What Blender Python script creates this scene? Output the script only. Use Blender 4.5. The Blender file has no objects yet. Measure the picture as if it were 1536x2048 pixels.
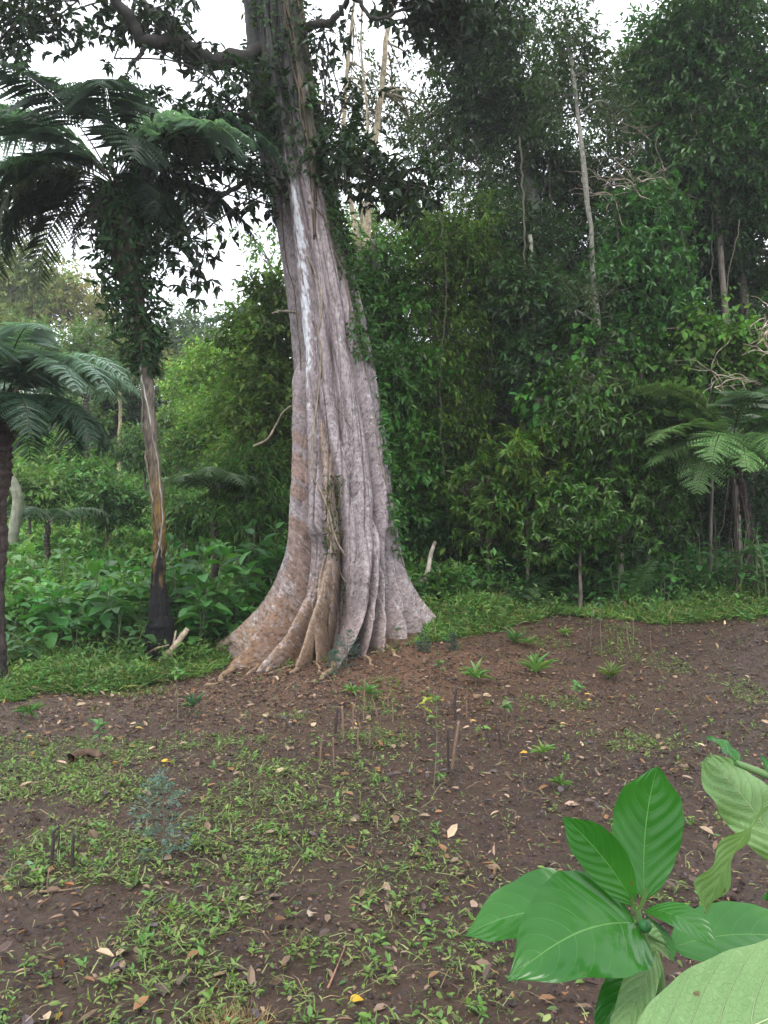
import bpy, math, random
import numpy as np
from mathutils import Vector
# ---------------- camera, sky, sun, exposure ----------------
sc = bpy.context.scene
EYE = 1.5; F = 1540.0; PITCH = math.radians(2.08)
cd = bpy.data.cameras.new('camera'); cam = bpy.data.objects.new('camera', cd)
sc.collection.objects.link(cam); sc.camera = cam
cam.location = (0, 0, EYE); cam.rotation_euler = (math.pi/2 + PITCH, 0, 0)
cd.sensor_fit = 'VERTICAL'; cd.sensor_height = 24; cd.lens = F/2048*24
cd.clip_start = 0.05; cd.clip_end = 600
w = bpy.data.worlds.new('World'); sc.world = w; w.use_nodes = True
nt = w.node_tree; nt.nodes.clear()
sky = nt.nodes.new('ShaderNodeTexSky'); sky.sky_type = 'NISHITA'; sky.sun_disc = False
sky.sun_elevation = math.radians(58); sky.sun_rotation = math.radians(200)
sky.air_density = 1.2; sky.dust_density = 3
mixn = nt.nodes.new('ShaderNodeMix'); mixn.data_type = 'RGBA'
mixn.inputs[0].default_value = 0.86
mixn.inputs[7].default_value = (9.4, 9.7, 10.3, 1)      # the even grey-white cloud cover
bg = nt.nodes.new('ShaderNodeBackground'); bg.inputs[1].default_value = 0.12
out = nt.nodes.new('ShaderNodeOutputWorld')
nt.links.new(sky.outputs[0], mixn.inputs[6]); nt.links.new(mixn.outputs[2], bg.inputs[0])
nt.links.new(bg.outputs[0], out.inputs[0])
sl = bpy.data.lights.new('sun', 'SUN'); sl.energy = 1.0; sl.angle = math.radians(20); sl.color = (1, .97, .92)
so = bpy.data.objects.new('sun', sl); sc.collection.objects.link(so)
# light comes from behind the camera's left shoulder, high
so.rotation_euler = (math.radians(32), 0, math.radians(-20))
sc.view_settings.view_transform = 'Standard'; sc.view_settings.look = 'None'
sc.view_settings.exposure = 1.35; sc.view_settings.gamma = 1; sc.view_settings.use_curve_mapping = False
cy = sc.cycles
cy.max_bounces = 8; cy.diffuse_bounces = 4; cy.glossy_bounces = 2; cy.transmission_bounces = 4
cy.transparent_max_bounces = 4; cy.volume_bounces = 1; cy.use_denoising = True
cy.caustics_reflective = False; cy.caustics_refractive = False
C = sc.collection
R = np.random.default_rng(7)

# ---------------- geometry helpers ----------------
def Pt(px, py, Y):
    dx = (px-768)/F; dz = (1024-py)/F
    vy = math.cos(PITCH) - dz*math.sin(PITCH); vz = math.sin(PITCH) + dz*math.cos(PITCH)
    return np.array([dx*Y/vy, Y, EYE + vz*Y/vy])
def proj(P):
    P = np.asarray(P); y = P[..., 1]; z = P[..., 2]-EYE
    fw = y*math.cos(PITCH)+z*math.sin(PITCH); up = -y*math.sin(PITCH)+z*math.cos(PITCH)
    return 768+F*P[..., 0]/fw, 1024-F*up/fw, fw
def ss(t):
    t = np.clip(t, 0, 1); return t*t*(3-2*t)
def _h(ix, iy, s):
    v = (ix.astype(np.int64)*374761393 + iy.astype(np.int64)*668265263 + s*982451653) & 0xffffffff
    v = ((v ^ (v >> 13))*1274126177) & 0xffffffff
    return ((v ^ (v >> 16)) & 0xffff)/65535.0
def vn(x, y, s=0):
    x = np.asarray(x, float); y = np.asarray(y, float)
    ix = np.floor(x); iy = np.floor(y); fx = x-ix; fy = y-iy
    fx = fx*fx*(3-2*fx); fy = fy*fy*(3-2*fy)
    a = _h(ix, iy, s); b = _h(ix+1, iy, s); c = _h(ix, iy+1, s); d = _h(ix+1, iy+1, s)
    return (a*(1-fx)+b*fx)*(1-fy)+(c*(1-fx)+d*fx)*fy
def fbm(x, y, s=0, o=4):
    t = 0; a = .5
    for i in range(o):
        t = t+a*vn(np.asarray(x)*2**i, np.asarray(y)*2**i, s+i*17); a *= .5
    return t/(1-.5**o)
def H(x, y):
    x = np.asarray(x, float); y = np.asarray(y, float)
    z = .5*ss((y-7)/3.6)*ss((x+1.9)/2.4)
    z = z + .07*np.clip(x-3, 0, 6)*ss((y-5)/6)
    z = z + .05*np.clip(y-9, 0, 4)*ss((-x-1)/2)
    rise = np.clip(y-12.5, 0, None)
    sl = .27+.25*ss((x+1)/5)
    hb = sl*rise*rise/(rise+3)
    hb = np.minimum(hb, 11+.0*hb) + 0*hb
    hb = 11*np.tanh(sl*rise*rise/(rise+3)/11)
    z = z+hb + .10*(fbm(x*.5+9, y*.5, 3, 3)-.5)*ss((y-1)/3)
    return z
def G(px, py):
    ys = np.arange(.6, 90, .02)
    p0 = Pt(px, py, 1.0); dx = p0[0]; dz = p0[2]-EYE
    d = EYE+dz*ys-H(dx*ys, ys)
    k = np.argmax(d < 0) if (d < 0).any() else len(ys)-1
    y = ys[k]; return np.array([dx*y, y, float(H(dx*y, y))])
def nrm(v):
    return v/np.maximum(np.linalg.norm(v, axis=-1, keepdims=True), 1e-9)

T_SIMPLE = (np.array([[0,0,0],[.42,.5,.07],[1,0,-.12],[.42,-.5,.07]], float), [np.array([[0,1,2],[0,2,3]])])
T_MED = (np.array([[0,0,0],[.28,.44,.07],[.66,.36,.03],[1,0,-.16],[.66,-.36,.03],[.28,-.44,.07],[.28,0,.0],[.66,0,-.03]], float),
         [np.array([[0,6,1],[0,5,6],[7,3,2],[7,4,3]]), np.array([[6,7,2,1],[5,4,7,6]])])
T_BLADE = (np.array([[0,.5,0],[0,-.5,0],[.5,.4,.12],[.5,-.4,.12],[1,0,-.05]], float), [np.array([[2,3,4]]), np.array([[0,1,3,2]])])
T_CURL = (np.array([[0,0,.02],[.3,.42,.16],[.7,.34,.2],[1,0,.1],[.7,-.36,.12],[.3,-.45,.1],[.3,0,.0],[.7,0,.03]], float), T_MED[1])
class MB:
    def __init__(s): s.V=[]; s.F=[]; s.Cc=[]; s.S=[]; s.n=0
    def add(s, V, Fs, col, smooth=False):
        V = np.asarray(V, float).reshape(-1, 3)
        col = np.broadcast_to(np.asarray(col, float), (len(V), 3))
        for f in Fs:
            s.F.append(np.asarray(f, np.int64)+s.n); s.S.append(smooth)
        s.V.append(V); s.Cc.append(col); s.n += len(V)
    def leaves(s, pos, d, up, L, W, col, tpl=T_SIMPLE, smooth=False):
        pos = np.asarray(pos); N = len(pos)
        if not N: return
        d = nrm(d); sd = nrm(np.cross(up, d)); n = np.cross(d, sd)
        L = np.broadcast_to(L, (N,))[:, None, None]; W = np.broadcast_to(W, (N,))[:, None, None]
        t, fs = tpl; k = len(t)
        V = pos[:, None]+d[:, None]*L*t[None, :, 0:1]+sd[:, None]*W*t[None, :, 1:2]+n[:, None]*L*t[None, :, 2:3]
        o = (np.arange(N)*k)[:, None, None]
        s.add(V.reshape(-1, 3), [(f[None]+o).reshape(-1, f.shape[1]) for f in fs],
              np.repeat(np.broadcast_to(col, (N, 3)), k, axis=0), smooth)
    def tube(s, P, r, col, seg=8, rough=0, cap=True):
        P = np.asarray(P, float); n = len(P); r = np.broadcast_to(r, (n,)).astype(float)
        T = nrm(np.gradient(P, axis=0))
        ref = np.array([0, 0, 1.]) if abs(T[:, 2]).mean() < .7 else np.array([1., 0, 0])
        A = nrm(np.cross(T, ref)); B = np.cross(T, A)
        th = np.linspace(0, 2*np.pi, seg, endpoint=False)
        rr = r[:, None]*np.ones(seg)
        if rough: rr = rr*(1+rough*(R.random((n, seg))-.5)*2)
        V = P[:, None]+A[:, None]*(np.cos(th)*rr)[..., None]+B[:, None]*(np.sin(th)*rr)[..., None]
        i = np.arange(n-1)[:, None]*seg; j = np.arange(seg)[None]; j2 = (j+1) % seg
        q = np.stack([i+j, i+j2, i+seg+j2, i+seg+j], -1).reshape(-1, 4)
        col = np.asarray(col, float)
        if col.ndim == 2 and len(col) == n: col = np.repeat(col, seg, axis=0)
        s.add(V.reshape(-1, 3), [q], col, True)
        if cap:
            m = s.n-n*seg
            s.F.append(np.array([np.arange(seg)+m+(n-1)*seg])); s.S.append(False)
    def build(s, name, mat, parent=None, loc=None):
        if not s.V: s.add(np.zeros((3, 3)), [np.array([[0, 1, 2]])], (0, 0, 0))
        V = np.concatenate(s.V); Cc = np.concatenate(s.Cc)
        if parent is not None: V = V-np.array(parent.location)
        elif loc is not None: V = V-np.array(loc)
        me = bpy.data.meshes.new(name)
        me.vertices.add(len(V)); me.vertices.foreach_set('co', V.astype(np.float32).ravel())
        lt = np.concatenate([np.full(len(f), f.shape[1]) for f in s.F])
        sm = np.concatenate([np.full(len(f), b) for f, b in zip(s.F, s.S)])
        li = np.concatenate([f.ravel() for f in s.F])
        ls = np.concatenate([[0], np.cumsum(lt)[:-1]])
        me.loops.add(len(li)); me.loops.foreach_set('vertex_index', li.astype(np.int32))
        me.polygons.add(len(lt)); me.polygons.foreach_set('loop_start', ls.astype(np.int32))
        me.polygons.foreach_set('loop_total', lt.astype(np.int32))
        me.polygons.foreach_set('use_smooth', sm)
        a = me.attributes.new('Col', 'FLOAT_COLOR', 'POINT')
        a.data.foreach_set('color', np.concatenate([Cc, np.ones((len(Cc), 1))], 1).astype(np.float32).ravel())
        me.update(calc_edges=True)
        me.materials.append(mat)
        o = bpy.data.objects.new(name, me); C.objects.link(o)
        if parent is not None: o.parent = parent
        elif loc is not None: o.location = loc
        return o
def tag(o, label, cat, group=None, kind=None):
    if label: o['label'] = label
    if cat: o['category'] = cat
    if group: o['group'] = group
    if kind: o['kind'] = kind
    return o
def thing(name, loc, label, cat, group=None, rz=0):
    o = bpy.data.objects.new(name, None); C.objects.link(o); o.empty_display_size = .1
    o.location = [float(v) for v in loc]; o.rotation_euler = (0, 0, rz)
    return tag(o, label, cat, group)
def dup(root, loc, rz, s, label, group=None):
    r = root.copy(); C.objects.link(r); r.location = [float(v) for v in loc]; r.rotation_euler = (0, 0, rz)
    r.scale = (s, s, s); r['label'] = label
    if group: r['group'] = group
    for ch in list(root.children):
        c = ch.copy(); C.objects.link(c); c.parent = r
    return r
# ---------------- materials ----------------
def N(nt, t, **kw):
    n = nt.nodes.new(t)
    for k, v in kw.items(): setattr(n, k, v)
    return n
def leaf_mat(name, rough=.4, spec=.5, trans=.25, tint=(1.1, 1.3, .5)):
    m = bpy.data.materials.new(name); m.use_nodes = True; nt = m.node_tree; nt.nodes.clear()
    o = N(nt, 'ShaderNodeOutputMaterial'); b = N(nt, 'ShaderNodeBsdfPrincipled')
    a = N(nt, 'ShaderNodeAttribute', attribute_name='Col')
    tc = N(nt, 'ShaderNodeTexCoord'); nz = N(nt, 'ShaderNodeTexNoise'); nz.inputs['Scale'].default_value = 9
    mr = N(nt, 'ShaderNodeMapRange'); mr.inputs[3].default_value = .72; mr.inputs[4].default_value = 1.25
    nt.links.new(tc.outputs['Object'], nz.inputs['Vector']); nt.links.new(nz.outputs[0], mr.inputs[0])
    vm = N(nt, 'ShaderNodeVectorMath', operation='SCALE'); nt.links.new(a.outputs['Color'], vm.inputs[0]); nt.links.new(mr.outputs[0], vm.inputs['Scale'])
    nt.links.new(vm.outputs[0], b.inputs['Base Color'])
    b.inputs['Roughness'].default_value = rough; b.inputs['Specular IOR Level'].default_value = spec
    if trans > 0:
        t = N(nt, 'ShaderNodeBsdfTranslucent'); mx = N(nt, 'ShaderNodeMixShader'); mx.inputs[0].default_value = trans
        v2 = N(nt, 'ShaderNodeVectorMath', operation='MULTIPLY'); v2.inputs[1].default_value = tint
        nt.links.new(vm.outputs[0], v2.inputs[0]); nt.links.new(v2.outputs[0], t.inputs[0])
        nt.links.new(b.outputs[0], mx.inputs[1]); nt.links.new(t.outputs[0], mx.inputs[2]); nt.links.new(mx.outputs[0], o.inputs[0])
    else: nt.links.new(b.outputs[0], o.inputs[0])
    return m
def bark_mat(name, scale=(14, 14, 5), amt=.5, bump=.4, rough=.75, dist=.01):
    m = bpy.data.materials.new(name); m.use_nodes = True; nt = m.node_tree; nt.nodes.clear()
    o = N(nt, 'ShaderNodeOutputMaterial'); b = N(nt, 'ShaderNodeBsdfPrincipled')
    a = N(nt, 'ShaderNodeAttribute', attribute_name='Col'); tc = N(nt, 'ShaderNodeTexCoord')
    mp = N(nt, 'ShaderNodeMapping'); mp.inputs['Scale'].default_value = scale
    nt.links.new(tc.outputs['Object'], mp.inputs[0])
    nz = N(nt, 'ShaderNodeTexNoise'); nz.inputs['Scale'].default_value = 1; nz.inputs['Detail'].default_value = 8; nz.inputs['Roughness'].default_value = .68
    nt.links.new(mp.outputs[0], nz.inputs['Vector'])
    mr = N(nt, 'ShaderNodeMapRange'); mr.inputs[1].default_value = .3; mr.inputs[2].default_value = .7
    mr.inputs[3].default_value = 1-amt; mr.inputs[4].default_value = 1+amt
    nt.links.new(nz.outputs[0], mr.inputs[0])
    vm = N(nt, 'ShaderNodeVectorMath', operation='SCALE'); nt.links.new(a.outputs['Color'], vm.inputs[0]); nt.links.new(mr.outputs[0], vm.inputs['Scale'])
    nt.links.new(vm.outputs[0], b.inputs['Base Color'])
    bp = N(nt, 'ShaderNodeBump'); bp.inputs['Strength'].default_value = bump; bp.inputs['Distance'].default_value = dist
    nt.links.new(nz.outputs[0], bp.inputs['Height']); nt.links.new(bp.outputs[0], b.inputs['Normal'])
    b.inputs['Roughness'].default_value = rough; b.inputs['Specular IOR Level'].default_value = .3
    nt.links.new(b.outputs[0], o.inputs[0])
    return m
M_LEAF = leaf_mat('leaf_satin', .5, .2, .33)
M_GLOSS = leaf_mat('leaf_wet', .38, .34, .28)
M_FERN = leaf_mat('fern_frond', .4, .5, .34, (1, 1.25, .6))
M_HERB = leaf_mat('herb_leaf', .45, .32, .35)
M_PALE = bark_mat('pale_speckled_bark', (26, 26, 16), .75, .5, .8)
M_DRY = leaf_mat('dead_leaf', .7, .25, .1, (1.2, 1, .7))
M_BARK = bark_mat('bark')
M_FIG = bark_mat('fig_bark', (34, 34, 30), .3, .9, .62, .014)
M_FIBRE = bark_mat('fern_trunk_fibre', (45, 45, 7), .6, .9, .7, .015)
M_STICK = bark_mat('stick_wood', (60, 60, 20), .4, .4, .7, .004)

# ---------------- ground ----------------
def axis(a0, a1, step, lo, hi, g=1.13):
    c = list(np.arange(a0, a1, step)); s = step; x = c[-1]
    while x < hi: s *= g; x += s; c.append(x)
    s = step; x = c[0]; l = []
    while x > lo: s *= g; x -= s; l.append(x)
    return np.array(l[::-1]+c)
gx = axis(-4.6, 6.4, .028, -110, 110); gy = axis(.5, 11.5, .028, -40, 130)
X, Y = np.meshgrid(gx, gy)
Z = H(X, Y)
near = ss((13-Y)/2)
Z = Z + near*(.028*(fbm(X*7, Y*7, 5, 4)-.5)+.012*(vn(X*24, Y*24, 8)-.5)+.016*np.clip(vn(X*13, Y*13, 11)-.62, 0, 1))
red = np.exp(-(((X+.6)/2.6)**2+((Y-8.2)/1.7)**2))*(.5+.9*fbm(X*1.5, Y*1.5, 21, 3))
red = np.clip(red+.25*(fbm(X*.8, Y*.8, 31, 3)-.5), 0, 1)[..., None]
soil = np.array([.042, .0245, .0160])*(1-red)+np.array([.105, .056, .034])*red
soil = soil*(.75+.5*fbm(X*3, Y*3, 41, 4))[..., None]
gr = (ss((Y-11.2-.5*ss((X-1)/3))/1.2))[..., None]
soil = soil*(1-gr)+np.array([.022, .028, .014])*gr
gb = MB(); ny, nx = X.shape
i = np.arange(ny-1)[:, None]*nx; j = np.arange(nx-1)[None]
gb.add(np.stack([X, Y, Z], -1), [np.stack([i+j, i+j+1, i+nx+j+1, i+nx+j], -1).reshape(-1, 4)], soil.reshape(-1, 3), True)
M_SOIL = bark_mat('soil', (38, 38, 38), .38, .9, .55, .02)
tag(gb.build('ground', M_SOIL), None, None, kind='structure')
def on(x, y): return np.stack([np.asarray(x), np.asarray(y), H(x, y)], -1)
def rv(n): return nrm(R.normal(size=(n, 3)))
def jit(col, n, a=.25, yel=.15):
    c = np.asarray(col)[None]*(1+a*(R.random((n, 1))*2-1))
    c = c*(1+np.stack([R.normal(0, yel, n), R.normal(0, yel*.35, n), R.normal(0, yel*.5, n)], -1))
    return np.clip(c, .003, .9)
# ---------------- the great fig trunk ----------------
FY = 9.6
def ip(py, tab):
    a = np.array(tab, float); return np.interp(py, a[:, 0], a[:, 1])
AX = [(-900,470),(-200,528),(0,546),(100,556),(200,571),(300,590),(400,614),(500,634),(600,652),(700,665),(800,671),(900,677),(1000,681),(1100,684),(1200,682),(1345,672),(1500,665)]
RW = [(-900,45),(-200,58),(0,60),(100,66),(200,68),(300,66),(400,66),(500,70),(600,75),(700,79),(800,88),(900,95),(1000,104),(1100,112),(1200,118),(1345,122),(1500,124)]
def py_of_z(z, D=FY-.7): return 1080-(z-EYE)/D*F
zl = np.concatenate([np.linspace(-.4, 1.1, 230), np.linspace(1.1, 3.2, 150)[1:], np.linspace(3.2, 12, 270)[1:]])
pyl = py_of_z(zl)
axx = (ip(pyl, AX)-768)/F*FY*.985; RR = ip(pyl, RW)/F*FY*1.04
# rib: list of (py, px, halfwidth) downwards; toe (px,py) on the ground; flags: open_top (goes on up) or fades in
RIBS = [
 ('A', [(745,590,9),(850,590,14),(950,590,18),(1050,585,19),(1120,577,20),(1200,546,25),(1260,512,27),(1320,478,27)], (452,1352), 0),
 ('B', [(300,577,15),(400,590,17),(500,600,19),(600,608,19),(700,617,18),(800,620,18),(900,624,18),(1000,628,22),(1100,632,25),(1180,618,27),(1240,585,28),(1300,548,27)], (520,1334), 1),
 ('C', [(300,605,16),(400,625,18),(500,640,18),(600,645,18),(700,643,18),(800,648,20),(870,665,19),(950,684,17),(1050,702,17),(1130,706,18),(1200,708,18),(1260,706,16)], (690,1308), 1),
 ('D', [(300,632,16),(420,648,18),(560,668,19),(700,684,20),(800,702,25),(900,718,31),(1000,732,28),(1080,738,22),(1150,737,20),(1220,728,20),(1270,712,19),(1310,690,17)], (664,1346), 1),
 ('D2',[(1060,752,13),(1150,757,14),(1230,750,15),(1290,742,13)], (728,1318), 0),
 ('E', [(500,682,14),(600,694,17),(700,712,18),(800,737,18),(900,757,18),(1000,768,17),(1100,768,15),(1200,772,15),(1270,773,14)], (768,1304), 1),
 ('F', [(500,700,12),(600,716,12),(700,737,14),(800,753,14),(900,768,14),(1000,783,15),(1100,801,17),(1160,818,18),(1200,834,17)], (856,1222), 1),
 ('G', [(940,776,9),(1000,779,11),(1100,786,13),(1180,797,14),(1220,808,13)], (820,1256), 0),
 ('H', [(1055,668,10),(1110,661,14),(1180,645,17),(1250,622,19),(1310,604,17)], (598,1342), 0),
 ('H2',[(1150,640,9),(1230,634,11),(1290,632,10)], (634,1332), 0),
 ('J', [(860,640,10),(930,652,14),(1000,655,14),(1070,655,12),(1150,668,10)], (650,1310), 0),
]
thn = 1150
TH = np.linspace(-np.pi, np.pi, thn, endpoint=False)
def smooth_interp(z, zk, vk):
    o = np.argsort(zk); zk = np.array(zk)[o]; vk = np.array(vk)[o]
    # monotone-ish smooth: sample piecewise linear then box blur
    v = np.interp(z, zk, vk)
    d = .09
    return (np.interp(z-d, zk, vk)+2*v+np.interp(z+d, zk, vk)+np.interp(z-2*d, zk, vk)*.5+np.interp(z+2*d, zk, vk)*.5)/5
ZFL = EYE+(1080-1060)/F*8.9
comps = []
for nm, keys, toe, open_ in RIBS:
    g = G(*toe); tz = g[2]-.03
    ax0 = float(np.interp(tz, zl, axx)); pt = math.atan2(g[0]-ax0, -(g[1]-FY))
    FIX = dict(F=1.45, G=1.12, A=-1.18, B=-.72, H=-.33)
    if nm in FIX:
        pt = FIX[nm]; P = Pt(toe[0], toe[1], FY-.5*math.cos(pt)); tz = float(H(P[0], P[1]))-.03; Rt = abs(P[0]-ax0)/abs(math.sin(pt))
    else: Rt = math.hypot(g[0]-ax0, g[1]-FY)
    R0 = float(np.interp(tz, zl, RR)); bias = 1+(R.random()-.4)*.10
    def reach(z):
        t = np.clip((z-tz)/(ZFL-tz), 0, 1)
        return np.interp(z, zl, RR)*(1+(bias-1)*ss((z-ZFL)/1.2+.5))+(Rt-R0)*(1-t)**2.3
    zk = []; pk = []; ak = []; rk = []; ph_last = None
    for py, px, hw in keys:
        D = FY-.8; f = 0
        for it in range(10):
            P = Pt(px, py, D); rc = float(reach(P[2])); ax_ = float(np.interp(P[2], zl, axx)); dx = P[0]-ax_
            ph = math.asin(np.clip(dx/(rc*.93), -.995, .995))
            if P[2] < ZFL and ph_last is not None:
                f = (ZFL-P[2])/(ZFL-tz); ph2 = ph_last+(pt-ph_last)*f
                if abs(math.sin(ph2)) > .3 and dx*math.sin(ph2) > 0:
                    ph = ph2; rc = float(np.clip(dx/math.sin(ph), rc*.8, Rt*1.02))
            D = FY-rc*math.cos(ph)
        if P[2] >= ZFL or ph_last is None: ph_last = ph
        zk.append(P[2]); pk.append(ph); rk.append(rc); ak.append(hw*(.95-(.46 if nm in ('A','B') else .34)*float(ss((py-1110)/130)))/F*D)
    ztop = max(zk)
    ok_ = [q for q in range(len(zk)) if zk[q] > tz+.06]; zk = [zk[q] for q in ok_]; pk = [pk[q] for q in ok_]; ak = [ak[q] for q in ok_]; rk = [rk[q] for q in ok_]
    for dz_ in (0, -.6): zk.append(tz+dz_); pk.append(pt); ak.append(ak[len(ok_)-1]*.85); rk.append(Rt)
    if open_: zk.append(12.5); pk.append(pk[0]+R.normal(0, .06)); ak.append(ak[0]*.9); rk.append(float(reach(12.5)))
    ph = smooth_interp(zl, zk, pk); a = smooth_interp(zl, zk, ak)
    rc0 = reach(zl); lowm = ss((ZFL+.1-zl)/.25); rc = rc0*(1-lowm)+smooth_interp(zl, zk, rk)*lowm
    if not open_:
        f = np.clip((zl-ztop+.1)/.5, 0, 1); rc = rc-.5*RR*f**1.5; a = a*(1-.7*f)
    comps.append((nm, ph, a, rc))
for k, dph in enumerate(np.linspace(1.75, 4.5, 10)):       # the ribs round the back
    toeR = 1.25+.35*R.random()
    tz = .25; t = np.clip((zl-tz)/(ZFL+.2-tz), -.2, 1)
    rc = RR+(toeR-.75)*np.clip(1-t, 0, 1.04)**2.7
    comps.append(('K', dph+.08*np.sin(zl*1.3+k), (.16+.05*R.random())*np.ones_like(zl)*RR/.6, rc))
def comp_r(ph, a, rc, th, core):
    b = np.maximum(a, .55*(rc-core)); d = rc-b
    dl = (th[None]-ph[:, None]+np.pi) % (2*np.pi)-np.pi
    c = np.cos(dl); s = np.sin(dl); a_, b_, d_ = a[:, None], b[:, None], d[:, None]
    A = c*c/b_**2+s*s/a_**2; B = -2*d_*c/b_**2; Cq = d_**2/b_**2-1
    disc = B*B-4*A*Cq; r = np.where(disc > 0, (-B+np.sqrt(np.maximum(disc, 0)))/(2*A), 0)
    return np.where((r > 0) & (c > 0), r, 0)
core = RR*(.56-.06*ss((pyl-1050)/200))
rs = [np.repeat(core[:, None], thn, 1)]
for nm, ph, a, rc in comps: rs.append(comp_r(ph, a, rc, TH, core*.6))
rs = np.stack(rs); who = rs.argmax(0)
m0 = rs.max(0); rad = m0*((rs/m0)**110).sum(0)**(1/110)
srt = np.sort(rs, axis=0); crease = np.clip((srt[-1]-srt[-2])/.05, 0, 1); del srt
ZZ, TT = np.meshgrid(zl, TH, indexing='ij')
arc = TT*1.0
ct, st = np.cos(TT)*3, np.sin(TT)*3
vv_ = vn(TT*4.3+.35*np.sin(ZZ*1.7)+.2*ZZ, ZZ*.42, 57); v2_ = vn(TT*7.1-.3*ZZ, ZZ*.6+3, 58)
rad = rad-.040*np.exp(-(np.abs(vv_-.5)/.035)**1.3)-.022*np.exp(-(np.abs(v2_-.5)/.03)**1.3)
rad = rad*(1-.10*ss((1.6-ZZ)/.9)*(fbm(TT*13+.6*np.sin(ZZ*2), ZZ*.9, 55, 3)-.35))+.016*(fbm(ct*1.6+ZZ*.5, st*1.6+ZZ*.9, 51, 3)-.5)+.010*(vn(TT*9, ZZ*26, 61)-.5)+.008*(vn(TT*30, ZZ*9, 62)-.5)+.006*(vn(TT*26, ZZ*48, 63)-.5)
AXX = axx[:, None]
PX = AXX+rad*np.sin(TT); PY = FY-rad*np.cos(TT); PZ = ZZ
FP = np.stack([PX, PY, PZ], -1)
fpx, fpy, _ = proj(FP)
names = ['core']+[c[0] for c in comps]
lut = {n: i for i, n in enumerate(names)}
# bark colours
TT0 = TT; ZZ0 = ZZ; TT = TT0*(1-ss((2.0-ZZ)/1.2))+PX/.75*ss((2.0-ZZ)/1.2); ZZ = ZZ0-.8*rad
g1 = fbm(TT*5, ZZ*3, 71, 4)[..., None]; g2 = fbm(TT*14, ZZ*16, 72, 4); g3 = fbm(TT*40, ZZ*44, 73, 3)
base = np.array([.265, .225, .215])*(1-g1)+np.array([.36, .315, .30])*g1
low = ss((fpy-1090)/190)[..., None]*(.35+.9*g1)*(1-.72*ss((fpx-620)/90))[..., None]
base = base*(1-low)+np.array([.33, .215, .125])*low
oA = (np.isin(who, [lut['A']])*ss((fpy-760)/120)*(vn(TT*1, ZZ*7, 75) > .32))[..., None]
band = (vn(TT*.6, ZZ*5.2, 76)*.5+.5*vn(TT*2, ZZ*17, 77))[..., None]
base = base*(1-oA*.6)+(np.array([.30, .185, .115])*(.6+.7*band))*oA*.6
ye = (np.isin(who, [lut['H'], lut['H2'], lut['J']]))[..., None]*.6
base = base*(1-ye)+np.array([.30, .215, .12])*ye
rings = (.88+.24*vn(TT*4, ZZ*55, 78))[..., None]; base = base*rings
base = base*(.8+.4*fbm(TT*7, ZZ*9, 79, 3))[..., None]
spots = ((g2 > .60) & (vn(TT*2.2, ZZ*1.3, 80) > .35))[..., None]*1.0
base = base*(1-spots*.28)+np.array([.50, .49, .47])*spots*.28
fine = fbm(TT*70, ZZ*95, 74, 3)[..., None]; base = base*(.74+.52*fine)
pits = ((g3 > .64))[..., None]*1.0; base = base*(1-pits*.45)
lich = ((who == lut['B']) & (fpy > 360) & (fpy < 830))
band_ = np.exp(-((fpx-(ip(fpy, [(360,586),(500,604),(600,611),(700,613),(800,614)])))/8.5)**2)
lm = (lich*1.0*((band_+2.2*(g2-.5)+.8*(g3-.5)+.5*(vn(TT*3, ZZ*1.6, 97)-.5)) > (.62+.35*ss((fpy-690)/110)+.3*ss((470-fpy)/90))))[..., None]
base = base*(1-lm)+np.array([.62, .66, .66])*lm
l2 = ((vn(TT*18, ZZ*34, 91) > .86) & (g1[..., 0] > .48))[..., None]*.6
base = base*(1-l2)+np.array([.55, .56, .53])*l2
moss_shade = ss((400-fpy+260*(g2-.5))/170)[..., None]  # mossy upper bark, with the crown's shade painted into its dark tone
base = base*(1-moss_shade)+np.array([.019, .018, .014])*moss_shade*(.6+.8*g2[..., None])
gm = (ss((fpx-ip(fpy, AX)-18)/25)*ss((620-fpy)/120)*(g2 > .45))[..., None]*.7
base = base*(1-gm)+np.array([.09, .085, .05])*gm
ax0 = float(axx[60])
TT = TT0; ZZ = ZZ0
froot = thing('fig_tree', (ax0, FY, H(ax0, FY)), 'giant fig tree with a thick fluted pale trunk and buttress roots on the brown soil', 'tree')
fb = MB(); nz_, nt_ = rad.shape
i = np.arange(nz_-1)[:, None]*nt_; j = np.arange(nt_)[None]; j2 = (j+1) % nt_
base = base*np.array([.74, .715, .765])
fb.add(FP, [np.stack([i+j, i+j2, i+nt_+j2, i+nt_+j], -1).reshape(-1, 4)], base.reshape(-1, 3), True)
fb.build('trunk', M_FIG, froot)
for pts_, r_ in [([(470,1335),(452,1352),(430,1368),(402,1374)], .05), ([(600,1325),(590,1346),(566,1356),(540,1352)], .035), ([(672,1330),(655,1350),(632,1362),(600,1368)], .035), ([(772,1292),(790,1312),(820,1318)], .03),
                 ([(520,1325),(505,1345),(480,1358)], .035), ([(835,1230),(868,1236),(900,1246)], .04), ([(730,1310),(742,1330),(770,1338)], .022), ([(628,1322),(640,1345),(668,1352),(690,1362)], .018)]:
    P_ = np.array([G(*q_) for q_ in pts_]); P_[:, 2] += np.linspace(r_*.4, -r_*.5, len(P_)); P_ = np.array([P_[0]+(P_[0]-P_[1])*.8]+list(P_)); m_ = len(P_)-1
    t_ = np.linspace(0, m_, 30); P_ = np.stack([np.interp(t_, np.arange(m_+1), P_[:, q_]) for q_ in range(3)], -1); P_[:, 2] += .25*r_*np.sin(t_*4); P_[:, 0] += .02*np.sin(t_*5)
    b = MB(); b.tube(P_, np.linspace(r_*1.2, r_*.35, 30), np.array([.24,.16,.10])*(.7+.6*R.random((30, 1))), 9, .12); b.build('surface_root', M_FIG, froot)
front = (np.cos(TT) > .05)
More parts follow.
